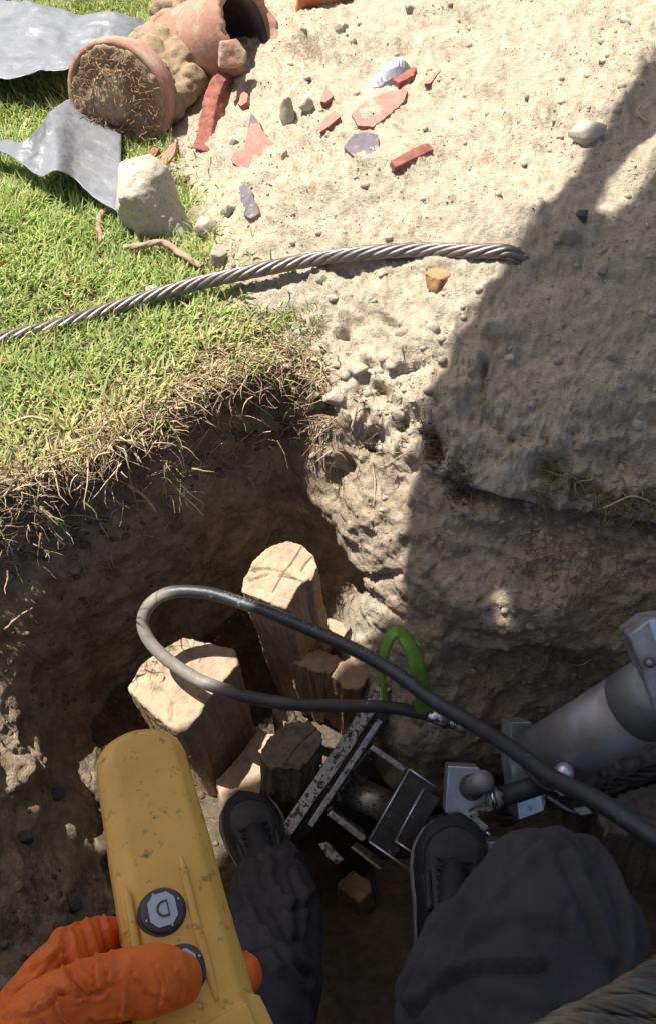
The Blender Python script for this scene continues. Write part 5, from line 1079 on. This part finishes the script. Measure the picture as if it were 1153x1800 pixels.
# glove
bm = bmesh.new(); hand(bm, 1.0); chain(bm, [wr_c, wr_c.lerp(elb, .35)], [.031, .038], 10)
me = remesh(bm_mesh(bm), .0018, 5, .6); v_ = verts_of(me); n_ = norms_of(me)
dd = .0034 * ridge(v_ * np.array([1, .7, 1.3]), 30, 3, 101) * (fbm(v_, 14, 2, 103) * .9 + .6) + .0012 * fbm(v_, 70, 3, 102) + .0018 * fbm(v_, 22, 2, 104)
for (a, b, c, am, wd) in [((110, 1700, 0), (118, 1740, 0), (170, 1752, 0), -.007, .005), ((100, 1610, -.02), (120, 1680, -.01), (128, 1750, 0), .004, .006), ((240, 1690, .02), (228, 1740, .025), (240, 1800, .02), -.002, .004), ((60, 1760, .005), (110, 1740, .0), (150, 1745, .0), -.004, .006), ((170, 1620, -.03), (185, 1690, -.03), (190, 1740, -.03), -.004, .005)]:
    dd += folds(v_, F_(*a), F_(*b), F_(*c), 0, am, wd, 0)
set_verts(me, v_ + n_ * dd[:, None])
me = creases(me, [([(112, 1650), (122, 1710), (150, 1748)], 4, -.004), ([(125, 1640), (140, 1700), (170, 1740)], 5, .003), ([(150, 1610), (168, 1670), (178, 1735)], 5, .003), ([(180, 1600), (195, 1660), (196, 1730)], 4, .003), ([(100, 1745), (140, 1752), (180, 1748)], 4, -.0035), ([(95, 1740), (110, 1780), (140, 1820)], 4, .0028), ([(70, 1770), (90, 1800), (105, 1850)], 5, .0022), ([(215, 1715), (222, 1755), (212, 1800)], 4, .0018), ([(280, 1700), (292, 1735), (284, 1775)], 4, .0014), ([(310, 1705), (326, 1735), (318, 1765)], 3, .0016), ([(240, 1712), (262, 1740), (300, 1752)], 4, .0015), ([(170, 1790), (220, 1785), (270, 1795)], 5, .002), ([(20, 1740), (60, 1720), (100, 1665)], 5, .002), ([(50, 1700), (90, 1680), (135, 1620)], 4, .0018), ([(0, 1780), (60, 1775), (100, 1745)], 5, .002), ([(425, 1645), (432, 1670), (420, 1700)], 3, .0014)]); v_ = verts_of(me); n_ = norms_of(me); dd = .0007 * ridge(v_, 130, 3, 131) * np.clip(.4 + fbm(v_, 25, 2, 132), 0, 1)
set_verts(me, v_ + n_ * dd[:, None]); put('glove', me, M['glove'], pe)
# shoes
def shoe(toe, heel, width, side):
    toe, heel = Vector(toe), Vector(heel); f_ = (toe - heel); L_ = f_.length; f_.normalize(); s_ = f_.cross(Vector((0, 0, 1))).normalized(); u_ = s_.cross(f_).normalized()
    if u_.z < 0: u_ = -u_
    def hw(t_): return np.interp(t_, [0, .04, .12, .3, .5, .68, .8, .9, .96, 1], [.30, .62, .74, .72, .78, .98, 1.0, .84, .55, .12]) * width / 2
    def shift(t_): return side * .10 * width * math.sin(math.pi * t_)
    def hgt(t_): return np.interp(t_, [0, .1, .3, .45, .6, .75, .9, 1], [.080, .088, .090, .085, .068, .052, .042, .026])
    n1 = 40; ts = [0.5 - .5 * math.cos(math.pi * i / (n1 - 1)) for i in range(n1)]
    out_ = [(t_, 1) for t_ in ts] + [(t_, -1) for t_ in ts[::-1]]
    def P3(t_, sg, k, h_): return heel + f_ * (L_ * t_) + s_ * (shift(t_) + sg * hw(t_) * k) + u_ * h_
    bm = bmesh.new(); r_ = [[bm.verts.new(P3(t_, sg, k, h_)) for t_, sg in out_] for k, h_ in ((.97, 0), (1.04, .004), (1.05, .026), (1.0, .029))]
    for i in range(3):
        for j in range(len(out_)): q = (j + 1) % len(out_); bm.faces.new([r_[i][j], r_[i][q], r_[i + 1][q], r_[i + 1][j]])
    bm.faces.new(r_[0]); bm.faces.new(r_[-1][::-1]); put('sole', rough(bm_mesh(bm, sm=True), [(120, .0005, 2)]), M['sole'], sh_)
    bm = bmesh.new(); prof = [(1.0, .0), (1.0, .15), (.97, .45), (.86, .75), (.62, .94), (.3, 1.0), (0, 1.02)]; rows = []
    for k, z_ in prof: rows.append([bm.verts.new(P3(t_, sg, k * .97, .022 + (hgt(t_) - .0) * z_)) for t_, sg in out_])
    for i in range(len(prof) - 1):
        for j in range(len(out_)): q = (j + 1) % len(out_); bm.faces.new([rows[i][j], rows[i][q], rows[i + 1][q], rows[i + 1][j]])
    bm.faces.new(rows[0]); me = remesh(bm_mesh(bm), .003, 2); put('upper', rough(me, [(30, .002, 3)], 3), M['shoe'], sh_)
    # toe cap seam, tongue and laces
    def on(t_, w_): return P3(t_, 1, w_, .022 + hgt(t_) * np.interp(abs(w_), [0, .3, .62, .86, .97], [1.03, 1.01, .95, .76, .45]))
    c = [on(t_, w_) for t_, w_ in ((.62, -.8), (.78, -.74), (.88, -.45), (.905, 0), (.88, .45), (.78, .74), (.62, .8))]; put('toe_seam', tube('seam', c, .0016, 8, 40), M['lace'], sh_)
    bm = bmesh.new(); chain(bm, [on(.66, 0), on(.56, 0) + u_ * .004, on(.44, 0) + u_ * .010], [.018, .02, .022], 14); put('tongue', remesh(bm_mesh(bm), .003, 2), M['shoe'], sh_)
    for t_ in (.50, .555, .61, .665): 
        for sl_ in (-1, 1): put('lace', tube('lace', [on(t_, -.45 * sl_) + u_ * .004, on(t_ + .02, 0) + u_ * .013, on(t_ + .045, .45 * sl_) + u_ * .004], .0022, 8, 16), M['lace'], sh_)
    bm = bmesh.new(); bm.free()
    for e_ in (-1, 1): bm = bmesh.new(); chain(bm, [on(.62, .66 * e_), on(.45, .70 * e_) + u_ * .002], [.005, .006], 10); put('eyelet_stay', remesh(bm_mesh(bm), .002, 2), M['shoe'], sh_)
def mk_shoe():
    o = bpy.data.objects.new('shoe', None); COL.objects.link(o); o.parent = pe; o.matrix_parent_inverse = pe.matrix_world.inverted(); bpy.context.view_layer.update(); return o
sh_ = mk_shoe(); tR = P(800, 1440, 1.225); shoe(tR, tR + Vector((-.040, -.27, -.012)), .118, -1)
sh_ = mk_shoe(); tL = P(424, 1402, 1.375); shoe(tL, tL + Vector((.085, -.25, -.005)), .110, 1)
